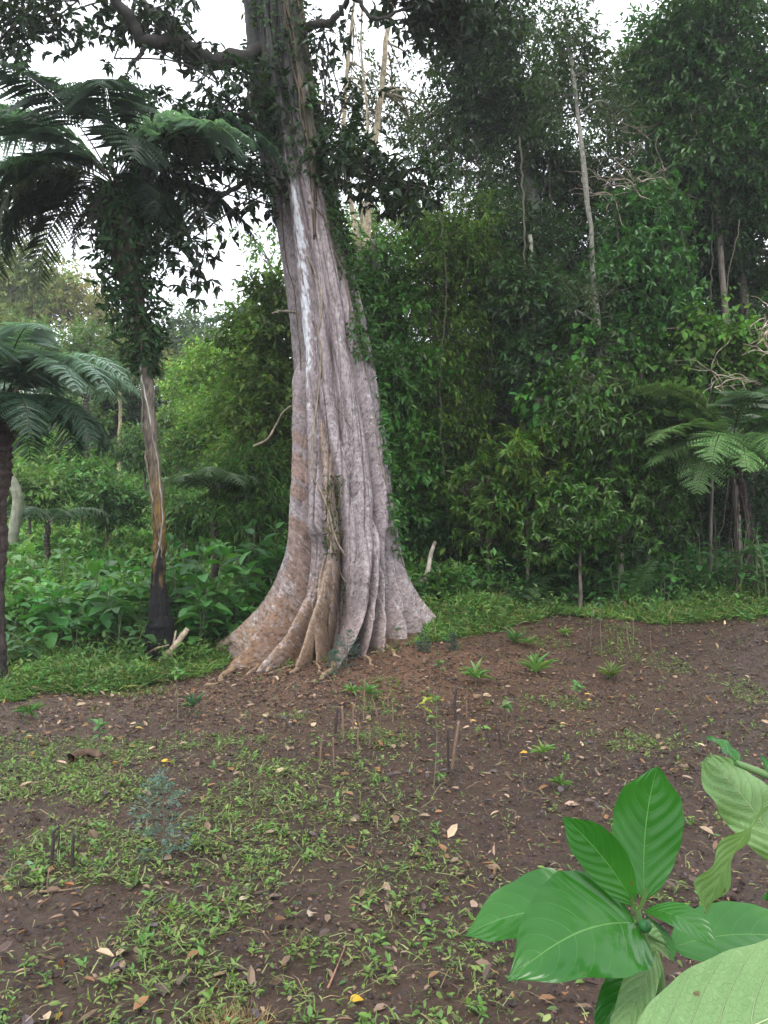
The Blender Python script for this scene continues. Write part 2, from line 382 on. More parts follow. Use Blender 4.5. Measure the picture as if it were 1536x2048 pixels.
_m = front.ravel(); _fx = fpx.ravel()[_m]; _fy = fpy.ravel()[_m]; _P = FP.reshape(-1, 3)[_m]
_cen = np.stack([np.repeat(AXX, nt_, 1), np.full_like(TT, FY), ZZ], -1).reshape(-1, 3)[_m]
def surf(px, py, off=.0):
    d = (_fx-px)**2+((_fy-py))**2; k = np.argsort(d)[:12]
    k = k[np.argmin(_P[k, 1])]; o = nrm(_P[k]-_cen[k])
    return _P[k]+o*off, o
def spline(pts, n):
    pts = np.asarray(pts, float); t = np.linspace(0, len(pts)-1, n); m = len(pts)
    i = np.clip(np.floor(t).astype(int), 0, m-2); f = (t-i)[:, None]
    p0 = pts[np.clip(i-1, 0, m-1)]; p1 = pts[i]; p2 = pts[i+1]; p3 = pts[np.clip(i+2, 0, m-1)]
    return .5*((2*p1)+(-p0+p2)*f+(2*p0-5*p1+4*p2-p3)*f*f+(-p0+3*p1-3*p2+p3)*f**3)
# lianas clinging to the trunk
def liana(pts, r, col, label, off=None):
    P = [surf(px, py, r*.7 if off is None else off)[0] for px, py in pts]
    P = spline(P, len(P)*7)+R.normal(0, r*.18, (len(P)*7, 3))
    b = MB(); b.tube(P, r*(1+.25*np.sin(np.arange(len(P))*1.7)), col, 7)
    tag(b.build('climbing_vine', M_BARK, loc=P[-1]), label, 'vine', 'vines climbing the big trunk')
liana([(617,512),(628,545),(640,585),(643,625),(636,665),(640,700),(638,760),(636,810),(630,850),(626,885),(628,950),(640,975),(655,1020),(672,1075),(690,1115)], .012, (.21,.17,.125), 'long pale winding vine down the middle of the big trunk')
liana([(690,440),(702,520),(712,590),(722,660),(733,740),(748,830),(757,900),(770,960),(783,1030),(800,1085),(815,1130)], .009, (.19,.16,.12), 'thin straight vine down the right flank of the big trunk')
liana([(612,400),(640,430),(662,470),(672,510),(690,560),(705,640),(722,700),(732,760)], .011, (.13,.10,.07), 'dark thin vine slanting across the upper trunk to the right')
liana([(560,380),(566,480),(575,540),(588,575),(592,640),(597,690),(606,740)], .008, (.10,.08,.06), 'dark thread-like vine near the left edge of the trunk')
liana([(645,700),(650,760),(672,810),(690,832),(700,858)], .007, (.12,.10,.08), 'short dark vine curving over the trunk middle')
liana([(655,1040),(668,1075),(680,1100),(682,1140),(690,1165)], .009, (.16,.13,.10), 'short woody vine above the small leafy sapling at the trunk foot')
liana([(660,960),(664,1010),(672,1050),(668,1090),(676,1120)], .014, (.12,.10,.07), 'dark knotted vine in the hollow of the trunk')
for q in range(13):
    x0 = 600+q*8+R.normal(0, 4); pts = [(x0-40-14*R.random(), -30), (x0-32, 60), (x0-18, 140), (x0-4+R.normal(0, 4), 230), (x0+12, 320), (x0+22+R.normal(0, 4), 400+R.random()*80)]
    px_ = [(min(max(a, ip(b_, AX)-ip(b_, RW)+6), ip(b_, AX)+ip(b_, RW)-5), b_) for a, b_ in pts]
    liana(px_, .008+.009*R.random(), np.array([.10,.075,.05])*(.6+R.random()), 'brown hanging vine among many on the dark upper trunk')
# leafy creeper on the upper trunk
def creeper(sel, n, label, L=.09, col=(.035,.075,.02), depth=.10, cat='climbing plant'):
    k = np.flatnonzero(sel.ravel()); k = R.choice(k, n)
    P = FP.reshape(-1, 3)[k]; cen = np.stack([np.interp(P[:, 2], zl, axx), np.full(n, FY), P[:, 2]], -1)
    o = nrm(P-cen); P = P+o*(R.random((n, 1))**1.5*depth)
    d = nrm(o*.6+rv(n)*.7+np.array([0, 0, -.5])); b = MB()
    b.leaves(P, d, nrm(o+rv(n)*.5), L*(.6+.8*R.random(n)), L*.45, jit(col, n, .5, .2), T_MED)
    tag(b.build('leafy_creeper', M_LEAF, loc=P[0]), label, cat)
cl = fbm(TT*3, ZZ*2.2, 95, 3)
creeper((fpy < 360) & (cl > .42) & (cl < 2), 4200, 'dark small-leaved creeper covering the shaded upper trunk', .085, (.028, .058, .018))
creeper((fpy < 720) & (fpy > 180) & (fpx > ip(fpy, AX)+ip(fpy, RW)*.42) & front & (cl > .40), 1500, 'leafy green creeper down the right side of the upper trunk', .085, (.045, .095, .025), .16)
creeper((fpy < 1110) & (fpy > 700) & (fpx > ip(fpy, AX)+ip(fpy, RW)*.85) & front & (cl > .45), 330, 'bright leafy creeper low on the right edge of the trunk', .09, (.05, .13, .03), .12)
creeper((fpy < 1110) & (fpy > 950) & (abs(fpx-668) < 16) & front, 150, 'brownish small creeper growing in the central hollow of the trunk', .06, (.07, .08, .03), .06)
# ---------------- crowns and trees ----------------
def crown_pts(blobs, ncl, ntw, cr, inner=.5):
    B = np.array([b[:6] for b in blobs], float)
    wgt = (B[:, 3]*B[:, 5])+(B[:, 4]*B[:, 5]); wgt /= wgt.sum()
    bi = R.choice(len(B), ncl, p=wgt)
    u = rv(ncl)*(inner+(1-inner)*R.random((ncl, 1)))
    cc = B[bi, :3]+u*B[bi, 3:6]
    ti = np.repeat(np.arange(ncl), ntw)
    o = cc[ti]+R.normal(size=(len(ti), 3))*cr*np.array([1, 1, .62])
    d = nrm((o-B[bi[ti], :3])/B[bi[ti], 3:6]*.7+rv(len(ti))*.7+np.array([0, 0, .15]))
    return cc, ti, o, d
def sprigs(b, o, d, k, L, W, col, ti=None, slen=.25, ang=60, droop=.3, tpl=T_SIMPLE, whorl=False, cvar=.35, yel=.16, stem=None):
    n = len(o)
    cm = np.ones(n) if ti is None else (1+cvar*(R.random(ti.max()+1)*2-1))[ti]
    sd = nrm(np.cross(d, rv(n))); nn = np.cross(d, sd)
    P = []; D = []; U = []; CC = []; sz = []
    sl_ = slen*(.6+.8*R.random(n))
    for j in range(k):
        t = (j+.5)/k; az = j*2.4+R.random(n)*.8
        if whorl: t = .85+.15*t
        A = np.radians(ang*(1-.35*t*(not whorl))+R.normal(0, 10, n))
        ld = d*np.cos(A)[:, None]+(sd*np.cos(az)[:, None]+nn*np.sin(az)[:, None])*np.sin(A)[:, None]
        ld = nrm(ld+np.array([0, 0, -droop])*(.5+R.random((n, 1))))
        P.append(o+d*(sl_*t)[:, None]); D.append(ld)
        U.append(nrm(np.array([0, 0, 1.])+.55*rv(n)+.25*d)); CC.append(cm[:, None]*jit(col, n, .22, yel)); sz.append(.5+.95*R.random(n)**1.4)
    P = np.concatenate(P); sz = np.concatenate(sz)
    b.leaves(P, np.concatenate(D), np.concatenate(U), L*sz, W*sz, np.clip(np.concatenate(CC), .003, .8), tpl)
    if stem is not None:
        sdv = nrm(np.cross(d, rv(n))); e = o+d*(sl_*.9)[:, None]; s0 = o-d*(sl_*.6)[:, None]
        t = np.array([[0, .5, 0], [0, -.5, 0], [1, 0, 0]])
        L_ = np.linalg.norm(e-s0, axis=1)
        b.leaves(s0, e-s0, rv(n), L_, .012, stem, (t, [np.array([[0, 1, 2]])]))
def pb(px, py, Y, rw, rh, rd=None):
    c = Pt(px, py, Y); k = Y/F
    return (c[0], c[1], c[2], rw*k, (rd if rd else max(rw, rh)*k*.8), rh*k)
def tree(name, label, cat, group, Y, path, r0, r1, blobs, L=.12, W=.05, ncl=60, ntw=18, k=7, cr=.3, col=(.05,.1,.025),
         bark=(.13,.11,.09), droop=.35, tpl=T_SIMPLE, whorl=False, mat=None, inner=.45, nlimb=12, slen=.25, ang=60, rootless=False, cvar=.45, yel=.16, limbr=.3):
    P = [Pt(p[0], p[1], p[2] if len(p) > 2 else Y) for p in path]
    g = float(H(P[0][0], P[0][1])); base = np.array([P[0][0], P[0][1], g-.05])
    if not rootless and P[0][2] > g: P = [base]+P
    elif not rootless: P[0] = base
    root = thing(name, (P[0][0], P[0][1], max(g, -1)) if not rootless else P[0], label, cat, group)
    P = spline(P, 26); P[1:] += R.normal(0, r0*.12, (25, 3))
    b = MB(); rr = np.linspace(r0, r1, 26); bc = np.asarray(bark)
    b.tube(P, rr*(1+.08*R.normal(size=26)), bc[None]*(.7+.6*R.random((26, 1))), 10, .08)
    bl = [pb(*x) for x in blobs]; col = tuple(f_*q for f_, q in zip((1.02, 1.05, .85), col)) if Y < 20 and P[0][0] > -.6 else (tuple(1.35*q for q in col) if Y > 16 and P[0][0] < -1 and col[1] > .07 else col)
    rt_ = Y < 20 and P[0][0] > -.6
    cc, ti, o, d = crown_pts(bl, int(ncl*(1.05 if rt_ else .85)), ntw, cr*.8, inner)
    if rt_: L = L*.9; W = W*.92
    L = L*(1.0 if L < .14 else .9); W = W*1.05
    for q in R.choice(len(cc), min(nlimb, len(cc)), replace=False):
        e = cc[q]; cand = np.flatnonzero(P[:, 2] < e[2]+.2)
        if len(cand) == 0: cand = np.array([3])
        kk = cand[np.argmin(np.linalg.norm(P[cand]-e, axis=1)+.25*abs(P[cand, 2]-e[2]+.8))]
        s_ = P[kk]; mid = (s_+e)/2+np.array([0, 0, .12])*np.linalg.norm(e-s_)+R.normal(0, .1, 3)
        b.tube(spline([s_, mid, e, e+(e-mid)*.25], 12), np.linspace(max(rr[kk]*limbr*1.6, .012), .006, 12), bc*.8, 6, .1)
    b.build('trunk', M_PALE if bc[0] > .16 else M_BARK, root)
    b = MB(); sprigs(b, o, d, k, L, W, col, ti, slen, ang, droop, tpl, whorl, cvar, yel, stem=bc*.7)
    b.build('crown', mat or M_LEAF, root)
    return root

# fig: limbs and crown
def limb(pts, r0, r1, parent, nm='branch', col=(.022,.019,.016), n=30, mat=None):
    P = spline([Pt(*p) for p in pts], n); P[1:] += R.normal(0, r1*.4, (n-1, 3)); b = MB()
    b.tube(P, np.linspace(r0, r1, n), np.array(col)[None]*(.7+.6*R.random((n, 1))), 9, .08); return b.build(nm, mat or M_BARK, parent)
limb([(520,105,9.6),(470,118,9.4),(420,122,9.2),(380,95,9.0),(335,80,8.8),(295,85,8.6),(265,45,8.5),(235,0,8.4),(215,-60,8.3)], .115, .05, froot)
limb([(380,95,9.0),(350,60,9.1),(300,20,9.1),(270,-20,9.2)], .075, .03, froot)
limb([(295,85,8.6),(280,110,8.6),(262,130,8.5)], .035, .015, froot)
limb([(600,60,9.6),(640,48,9.5),(665,40,9.4),(690,10,9.3),(705,-30,9.2)], .06, .03, froot)
limb([(700,-5,9.2),(720,5,9.2),(738,32,9.2),(765,38,9.1),(800,22,9.1),(840,10,9.0)], .03, .015, froot)
limb([(650,330,9.4),(700,345,9.1),(745,362,8.9),(790,378,8.8),(840,372,8.7)], .04, .015, froot)
limb([(540,200,9.5),(500,230,9.2),(450,260,9.0),(400,290,8.9),(360,330,8.8)], .05, .015, froot)
limb([(540,330,9.5),(480,370,9.2),(430,400,9.0),(390,440,8.9),(370,500,8.9)], .04, .012, froot)
limb([(560,385,9.5),(500,360,9.3),(460,330,9.2),(410,300,9.0)], .04, .012, froot)
limb([(590,625,9.3),(565,622,9.2),(545,626,9.1)], .018, .01, froot, 'dead_stub', (.16,.14,.11))
fblobs = [(430,225,9.0,75,50),(380,330,8.9,75,55),(470,300,9.2,55,70),(330,290,9.0,60,50),(500,390,9.3,42,38),(400,400,9.0,70,32),
          (365,490,8.9,52,38),(345,530,8.8,45,24),(390,535,8.9,22,32),(280,250,9.2,60,45),(300,350,9.1,50,45),(520,200,9.4,30,70)]
for nm, bls, ncl, ntw, cr, L in [
    ('main', fblobs, 74, 9, .13, .12),
    ('limb', [(310,60,8.8,70,38),(370,105,8.9,55,30),(255,25,8.5,50,35),(230,105,8.4,55,40),(420,150,9.1,30,30),(330,10,9,60,25)], 26, 7, .11, .11),
    ('corner', [(40,30,8.5,80,35),(100,60,8.6,45,20),(10,80,8.5,40,25),(170,5,8.6,50,15)], 24, 8, .11, .11),
    ('right', [(740,345,8.9,60,32),(830,372,8.7,50,30),(700,310,9.1,45,30),(790,400,8.8,45,22)], 36, 8, .11, .12),
    ('edge', [(640,100,9.5,20,90),(655,220,9.4,22,80),(690,170,9.3,18,60)], 13, 7, .11, .11),
    ('top', [(880,20,9.2,75,35),(940,60,9.6,50,35),(820,-30,9.2,80,40)], 40, 9, .14, .13),
    ('above', [(540,-620,9.6,560,130,3.0),(560,-480,11.5,330,80,2.0)], 330, 9, .33, .17)]:
    bl = [pb(*x) for x in bls]; cc, ti, o, d = crown_pts(bl, ncl, ntw, cr, .1)
    b = MB(); sprigs(b, o, d, 7, L, L*.46, (.018, .036, .013), ti, .16, 65, .35, T_SIMPLE, True, .35, .16, stem=(.04, .03, .025))
    for q in R.choice(len(cc), min(24, len(cc)), replace=False):
        e = cc[q]; tgt = cc[R.integers(len(cc))]
        if np.linalg.norm(tgt-e) < 1.4: b.tube(spline([e, (e+tgt)/2+R.normal(0, .08, 3), tgt], 8), .010, (.04,.033,.028), 5)
    b.build('foliage', M_GLOSS, froot)

# ---- right-hand forest wall ----
GR = 'trees of the right-hand forest edge'
tree('forest_tree', 'tall bushy yellow-green tree right beside the big trunk, with small drooping leaves', 'tree', GR, 12.6, [(885,1150),(880,900),(870,650),(880,480)], .10, .03,
     [(900,470,12.6,70,70),(905,560,12.4,75,90),(880,700,12.4,62,110),(890,860,12.5,70,110),(910,1010,12.7,70,80)], .10, .036, 230, 24, 7, .25, (.070,.132,.020), droop=.6)
tree('forest_tree', 'glossy bright green leafy tree close behind the right edge of the big trunk', 'tree', GR, 12.0, [(800,1180),(790,900),(760,600),(745,480)], .09, .03,
     [(755,520,12.2,45,60),(765,640,12.2,55,75),(795,760,12.0,48,90),(812,900,12.0,42,90),(815,1030,12.0,42,80)], .13, .055, 150, 22, 7, .22, (0.053,0.146,0.024), mat=M_GLOSS)
tree('forest_tree', 'dark crowned tree at the top centre right with a leaning mossy trunk', 'tree', GR, 14.0, [(1085,1120),(1085,800),(1072,480),(1050,330),(1022,200),(995,110),(985,0)], .17, .07,
     [(930,110,14,70,55),(1000,70,14,60,60),(960,210,14,65,55),(1040,210,14.2,60,60),(1080,330,14.2,60,60)], .13, .055, 170, 14, 7, .27, (.032,.058,.026), bark=(.10,.10,.085), mat=M_GLOSS, nlimb=24)
tree('slender_tree', 'slender pale-barked tree with a thin straight speckled trunk in the forest edge', 'tree', GR, 11.5, [(1212,1110),(1202,740),(1190,600),(1183,480),(1168,330),(1152,200),(1138,90),(1130,20)], .06, .022,
     [(1150,90,11.7,55,60),(1180,160,11.8,50,50),(1115,60,11.8,40,40),(1220,230,11.8,45,45),(1120,200,11.8,40,50),(1185,610,11.3,35,50),(1205,700,11.4,40,40)], .11, .045, 70, 9, 6, .25, (.045,.075,.035), bark=(.17,.165,.135), nlimb=16, inner=.2)
tree('slender_tree', 'slim grey pole tree rising bare between dark shrubs right of the centre', 'tree', GR, 12.2, [(1078,1050),(1076,880),(1070,760),(1067,600),(1060,470)], .055, .03,
     [(1070,720,12.0,55,45),(1050,600,12.2,60,70),(1085,800,11.9,45,35)], .13, .06, 70, 14, 6, .2, (.035,.08,.028), bark=(.20,.20,.15), mat=M_GLOSS)
tree('forest_tree', 'dark blue-green leafed tree filling the middle of the right-hand forest', 'tree', GR, 13.2, [(1040,1150),(1030,900),(1020,700),(1020,520)], .12, .05,
     [(1020,480,13.2,95,80),(1090,560,13.1,95,90),(990,640,13.2,80,100),(1080,700,13.3,90,80),(1010,820,13.2,80,90),(1000,960,13.3,80,80)], .105, .042, 280, 22, 7, .28, (0.033,0.073,0.025), mat=M_GLOSS)
tree('forest_tree', 'dusky olive tree behind the pale slender trunk', 'tree', GR, 14.8, [(1190,1100),(1180,800),(1190,450)], .13, .05,
     [(1120,420,14.6,80,80),(1190,350,14.8,70,70),(1230,480,14.6,90,80),(1160,600,14.5,90,80),(1210,740,14.5,100,80),(1130,780,14.4,90,70)], .115, .045, 230, 20, 7, .3, (0.040,0.071,0.025))
tree('forest_tree', 'fresh green small tree with layered leaf clumps right of the pale trunk', 'tree', GR, 12.0, [(1290,1080),(1285,800),(1280,600),(1290,450)], .075, .03,
     [(1290,425,12.0,52,28),(1275,470,12.1,60,35),(1285,540,11.8,62,38),(1240,590,11.9,60,40),(1310,610,12.0,50,45),(1255,660,12.1,60,40)], .12, .05, 150, 20, 8, .2, (0.047,0.128,0.036), mat=M_GLOSS, whorl=True, cvar=.25)
tree('forest_tree', 'large dense tree filling the upper right corner', 'tree', GR, 12.8, [(1475,1060),(1465,800),(1440,500),(1430,250)], .07, .04,
     [(1370,90,12.8,80,90),(1460,60,12.5,95,80),(1520,180,12.4,80,80),(1420,210,12.8,90,80),(1350,230,13.2,70,70),(1500,330,12.6,80,70),(1310,150,13.5,55,60),(1420,330,12.7,80,60),(1350,370,13.3,70,50)], .13, .055, 340, 18, 7, .3, (0.045,0.104,0.034), mat=M_GLOSS, nlimb=20)
tree('forest_tree', 'shaded tree with dark hanging foliage at the right border', 'tree', GR, 13.6, [(1500,1080),(1500,800),(1480,450)], .13, .05,
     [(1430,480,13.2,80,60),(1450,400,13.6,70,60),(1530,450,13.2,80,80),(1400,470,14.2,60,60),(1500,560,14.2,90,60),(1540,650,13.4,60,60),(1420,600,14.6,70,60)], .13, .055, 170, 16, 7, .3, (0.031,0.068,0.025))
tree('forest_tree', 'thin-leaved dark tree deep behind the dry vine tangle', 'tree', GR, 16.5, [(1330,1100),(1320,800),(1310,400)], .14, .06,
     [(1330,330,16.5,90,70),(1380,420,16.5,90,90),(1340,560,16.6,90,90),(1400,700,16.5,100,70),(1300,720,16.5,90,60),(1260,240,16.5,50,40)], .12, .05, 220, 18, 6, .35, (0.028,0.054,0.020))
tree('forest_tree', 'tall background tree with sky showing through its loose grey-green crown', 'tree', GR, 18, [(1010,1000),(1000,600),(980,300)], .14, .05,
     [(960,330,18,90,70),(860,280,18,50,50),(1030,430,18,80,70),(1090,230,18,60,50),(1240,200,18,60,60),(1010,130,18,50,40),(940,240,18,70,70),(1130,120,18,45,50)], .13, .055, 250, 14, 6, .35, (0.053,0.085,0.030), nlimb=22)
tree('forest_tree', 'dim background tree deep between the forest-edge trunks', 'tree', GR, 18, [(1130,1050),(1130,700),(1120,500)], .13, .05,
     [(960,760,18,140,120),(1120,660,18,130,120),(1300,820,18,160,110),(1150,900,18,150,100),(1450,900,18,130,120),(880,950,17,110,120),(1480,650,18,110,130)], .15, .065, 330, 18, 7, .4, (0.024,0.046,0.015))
tree('forest_tree', 'light green sunlit tree far behind the twin slender poles', 'tree', GR, 24, [(790,980),(790,700),(800,500)], .12, .05,
     [(800,460,24,60,40),(730,470,24,50,60),(790,560,23,70,60),(840,430,24,40,40),(740,600,22,60,70)], .16, .06, 120, 14, 6, .4, (0.142,0.244,0.043))
# twin pale poles right behind the fig
for px0, pts, r, lab in [(0, [(728,640),(715,480),(688,300),(690,200),(703,60),(712,-40)], .06, 'pale slender pole trunk just right of the big trunk, ending in thin twigs'),
                    (1, [(760,700),(735,480),(742,330),(757,240),(768,120),(783,10),(790,-60)], .085, 'taller pale leaning pole trunk reaching the top of the picture'),
                    (2, [(735,560),(722,420),(735,250),(722,90),(728,-40)], .035, 'thinnest of the pale pole trunks behind the big trunk')]:
    tree('slender_tree', lab, 'tree', 'pale poles behind the big trunk', 12.2+px0*.3, pts, r, r*.35,
         [(pts[-1][0]+10, 120+px0*40, 14, 45, 60), (pts[-1][0]+40, 230, 14, 40, 60)], .10, .045, 16, 8, 6, .25, (.05,.085,.035), bark=(.36,.30,.20), nlimb=10)
for k_ in range(11):
    px_ = 850+k_*63+R.normal(0, 12); Yv = 11.4+R.random()*1.3; y0 = 250+300*R.random(); b = MB(); w_ = R.normal(0, 34)
    P_ = spline([Pt(px_, y0, Yv), Pt(px_+w_, y0+200, Yv), Pt(px_+w_*.4, y0+420, Yv), Pt(px_+w_*1.6, 1140, Yv)], 40)+R.normal(0, .012, (40, 3))
    b.tube(P_, .006+.012*R.random()**2, np.array([.085,.075,.055])*(.35+.8*R.random()), 5)
    tag(b.build('hanging_vine', M_BARK, loc=P_[0]), 'thin bare vine stem hanging in front of the right-hand forest', 'vine', 'thin vine stems of the right-hand forest')
# shrubs of the forest edge
GS = 'shrubs at the foot of the forest edge'
tree('shrub', 'yellow-green shrub with whorled leaves and a thin leaning grey stem', 'shrub', GS, 10.9, [(1240,1110),(1232,1000),(1222,930),(1190,860),(1195,790)], .045, .02,
     [(1200,775,10.9,55,28),(1160,850,10.9,45,30),(1215,865,10.8,65,45),(1270,840,11,50,40),(1290,900,11,55,45),(1230,960,11.0,55,35)], .12, .046, 120, 10, 9, .16, (0.036,0.088,0.013), whorl=True, ang=70, mat=M_GLOSS, bark=(.2,.18,.13), yel=.2)
tree('shrub', 'lower yellow-green shrub with stiff leaf rosettes left of the leaning grey stem', 'shrub', GS, 10.7, [(1160,1150),(1160,1090),(1155,1020)], .03, .012,
     [(1130,1030,10.7,55,40),(1180,1010,10.7,50,50),(1110,1080,10.7,40,30),(1290,1020,10.9,55,50),(1220,1060,10.8,40,30),(1330,1000,11,30,40)], .115, .045, 110, 10, 9, .15, (0.039,0.096,0.014), whorl=True, ang=70, mat=M_GLOSS, yel=.2)
tree('shrub', 'slim sapling with brown-tinged leaves at the left end of the forest edge', 'shrub', GS, 11.0, [(978,1165),(974,1080),(972,1010),(968,960)], .02, .008,
     [(965,975,11.0,45,22),(985,1010,11.0,40,20),(950,1030,11,35,20),(970,1070,11,30,22)], .12, .045, 36, 9, 8, .12, (0.060,0.118,0.025), whorl=True, yel=.22)
tree('shrub', 'shrub with drooping yellowish leaf rosettes beside the slim grey pole', 'shrub', GS, 11.0, [(1055,1130),(1054,1030),(1048,940),(1050,900)], .022, .01,
     [(1040,915,11.0,55,28),(1075,950,11,45,30),(1010,920,11,30,22),(1080,1000,11,30,22)], .15, .05, 42, 8, 9, .12, (0.078,0.142,0.025), whorl=True, droop=.6, yel=.2)
tree('shrub', 'dark fine-leaved bush just right of the big trunk foot', 'shrub', GS, 12.1, [(900,1180),(905,1080)], .04, .02,
     [(890,1090,12.1,60,60),(960,1110,12.1,60,50),(900,980,12.2,60,60),(990,1060,12.3,55,60)], .10, .036, 140, 18, 7, .2, (0.024,0.069,0.022))
tree('shrub', 'dark green bush filling the foot of the forest below the rosette shrubs', 'shrub', GS, 11.9, [(1130,1160),(1120,1080)], .04, .02,
     [(1110,1140,11.8,70,35),(1200,1130,11.7,70,35),(1060,1060,12,60,60),(1150,950,12,70,60),(1270,970,12,70,60),(1020,1140,11.7,45,30)], .12, .05, 170, 16, 7, .2, (0.027,0.082,0.020))
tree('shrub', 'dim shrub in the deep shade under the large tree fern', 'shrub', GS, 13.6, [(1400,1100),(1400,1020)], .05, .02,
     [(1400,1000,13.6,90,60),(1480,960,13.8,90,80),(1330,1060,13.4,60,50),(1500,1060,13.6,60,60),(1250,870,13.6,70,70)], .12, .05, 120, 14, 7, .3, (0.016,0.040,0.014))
tree('shrub', 'heart-leaved climbing shrub with pale yellow-green leaves above the tree fern', 'shrub', GS, 11.4, [(1420,1100),(1425,900),(1420,700)], .03, .015,
     [(1400,665,11.4,40,20),(1440,690,11.3,60,30),(1500,720,11.2,50,35),(1480,790,11.2,60,30),(1370,720,11.5,40,30),(1300,680,11.6,50,22)], .13, .09, 60, 9, 6, .2, (0.065,0.141,0.024), droop=.8, tpl=T_MED)
tree('shrub', 'pale heart-leaved climber hanging in the middle of the forest edge', 'shrub', GS, 11.6, [(1150,1120),(1150,900),(1140,720)], .02, .01,
     [(1140,690,11.6,45,14),(1170,690,11.6,30,14),(1240,700,11.6,40,14),(1085,800,11.5,30,40),(1100,850,11.5,40,30)], .15, .10, 24, 7, 5, .16, (0.055,0.154,0.030), droop=.8, tpl=T_MED)

# ---- left and distance ----
GL = 'trees behind the left-hand herbs'
tree('forest_tree', 'dark olive bushy tree just left of the big trunk', 'tree', GL, 13.5, [(545,1060),(545,900),(535,650)], .12, .05,
     [(540,620,13.5,50,60),(515,700,13.5,60,70),(545,800,13.4,60,80),(510,860,13.2,60,70),(540,960,13.0,55,70),(575,700,13.6,45,90)], .135, .055, 170, 18, 7, .25, (.085,.145,.03))
tree('shrub', 'bamboo-like bush with narrow leaves low left of the big trunk', 'shrub', GL, 12.4, [(510,1130),(512,1020)], .04, .02,
     [(500,960,12.4,50,50),(530,1030,12.3,55,50),(480,1040,12.3,50,50),(520,1100,12.2,50,40)], .16, .035, 70, 14, 7, .22, (0.059,0.134,0.025), droop=.9)
tree('forest_tree', 'airy light green tree top beside the upper left of the trunk', 'tree', GL, 17, [(560,1000),(560,700),(540,520)], .10, .03,
     [(530,500,17,45,40),(545,570,17,40,40),(510,640,17,50,40)], .14, .055, 40, 10, 6, .3, (0.083,0.159,0.034), nlimb=14)
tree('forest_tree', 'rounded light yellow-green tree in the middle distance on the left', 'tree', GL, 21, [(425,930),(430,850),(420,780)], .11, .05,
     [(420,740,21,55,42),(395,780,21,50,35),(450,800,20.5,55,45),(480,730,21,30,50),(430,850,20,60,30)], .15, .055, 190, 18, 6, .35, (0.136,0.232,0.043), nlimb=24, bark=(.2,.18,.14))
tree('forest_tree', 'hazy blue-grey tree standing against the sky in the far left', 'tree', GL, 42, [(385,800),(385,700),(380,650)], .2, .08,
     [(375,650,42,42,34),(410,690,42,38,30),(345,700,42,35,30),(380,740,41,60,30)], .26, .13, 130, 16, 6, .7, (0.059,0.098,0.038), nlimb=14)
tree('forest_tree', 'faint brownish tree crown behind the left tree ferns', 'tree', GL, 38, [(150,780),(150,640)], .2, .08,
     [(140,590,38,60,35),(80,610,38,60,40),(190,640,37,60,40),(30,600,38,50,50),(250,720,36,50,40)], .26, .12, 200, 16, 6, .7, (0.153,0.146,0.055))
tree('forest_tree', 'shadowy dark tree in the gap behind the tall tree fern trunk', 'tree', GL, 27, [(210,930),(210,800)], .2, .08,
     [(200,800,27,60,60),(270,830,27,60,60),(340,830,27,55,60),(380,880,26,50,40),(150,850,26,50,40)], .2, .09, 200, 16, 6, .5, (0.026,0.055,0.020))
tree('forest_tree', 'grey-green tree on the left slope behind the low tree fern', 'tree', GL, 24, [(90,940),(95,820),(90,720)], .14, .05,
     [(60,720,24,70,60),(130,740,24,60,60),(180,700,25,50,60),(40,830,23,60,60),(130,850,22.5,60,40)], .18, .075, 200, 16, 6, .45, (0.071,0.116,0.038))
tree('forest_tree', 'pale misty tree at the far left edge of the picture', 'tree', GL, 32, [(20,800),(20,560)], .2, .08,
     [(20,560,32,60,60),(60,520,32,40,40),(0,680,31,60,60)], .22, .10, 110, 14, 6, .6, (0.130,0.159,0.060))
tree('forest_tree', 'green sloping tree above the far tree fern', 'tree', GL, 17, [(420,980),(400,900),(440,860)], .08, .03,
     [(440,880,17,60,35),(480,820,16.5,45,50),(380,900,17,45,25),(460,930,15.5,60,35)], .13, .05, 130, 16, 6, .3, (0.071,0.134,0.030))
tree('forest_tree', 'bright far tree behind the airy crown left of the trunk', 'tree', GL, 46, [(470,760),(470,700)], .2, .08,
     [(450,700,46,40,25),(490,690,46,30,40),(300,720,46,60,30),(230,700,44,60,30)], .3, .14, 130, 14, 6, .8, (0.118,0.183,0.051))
tree('slender_tree', 'thin straight pale trunk standing in the far herbs', 'tree', GL, 22, [(239,935),(239,880),(240,800),(236,740)], .07, .04,
     [(236,745,22,30,14),(215,760,22,25,12)], .2, .07, 14, 8, 6, .3, (.05,.09,.04), bark=(.30,.25,.16))

for px_, py_, Yv, rw_, rh_, cc_, lab in [(105,905,19,45,30,(.10,.18,.05),'rounded bright bush high on the left slope'),(165,955,17,45,26,(.085,.17,.05),'leafy bush in the middle of the left slope'),(60,985,16,40,26,(.12,.21,.06),'pale bush beside the broken pale trunk'),
    (215,1010,15.5,40,22,(.07,.15,.045),'low bush left of the tall fern trunk in the far herbs'),(370,1020,15,45,26,(.09,.18,.055),'fresh green bush right of the tall fern trunk'),(480,960,15.5,35,30,(.075,.15,.045),'bush behind the pale green tree fern'),
    (290,900,21,50,30,(.09,.16,.06),'misty bush behind the thin fern trunk'),(350,860,23,40,28,(.12,.19,.07),'light misty bush under the rounded yellow-green tree')]:
    tree('bush', lab, 'bush', 'bushes on the left slope', Yv, [(px_, py_+rh_), (px_, py_)], .04, .02, [(px_, py_, Yv, rw_, rh_), (px_+rw_*.5, py_+rh_*.4, Yv, rw_*.6, rh_*.6)], .12+.004*(Yv-12), .055, 46, 15, 7, .2, cc_, inner=.6, nlimb=6)
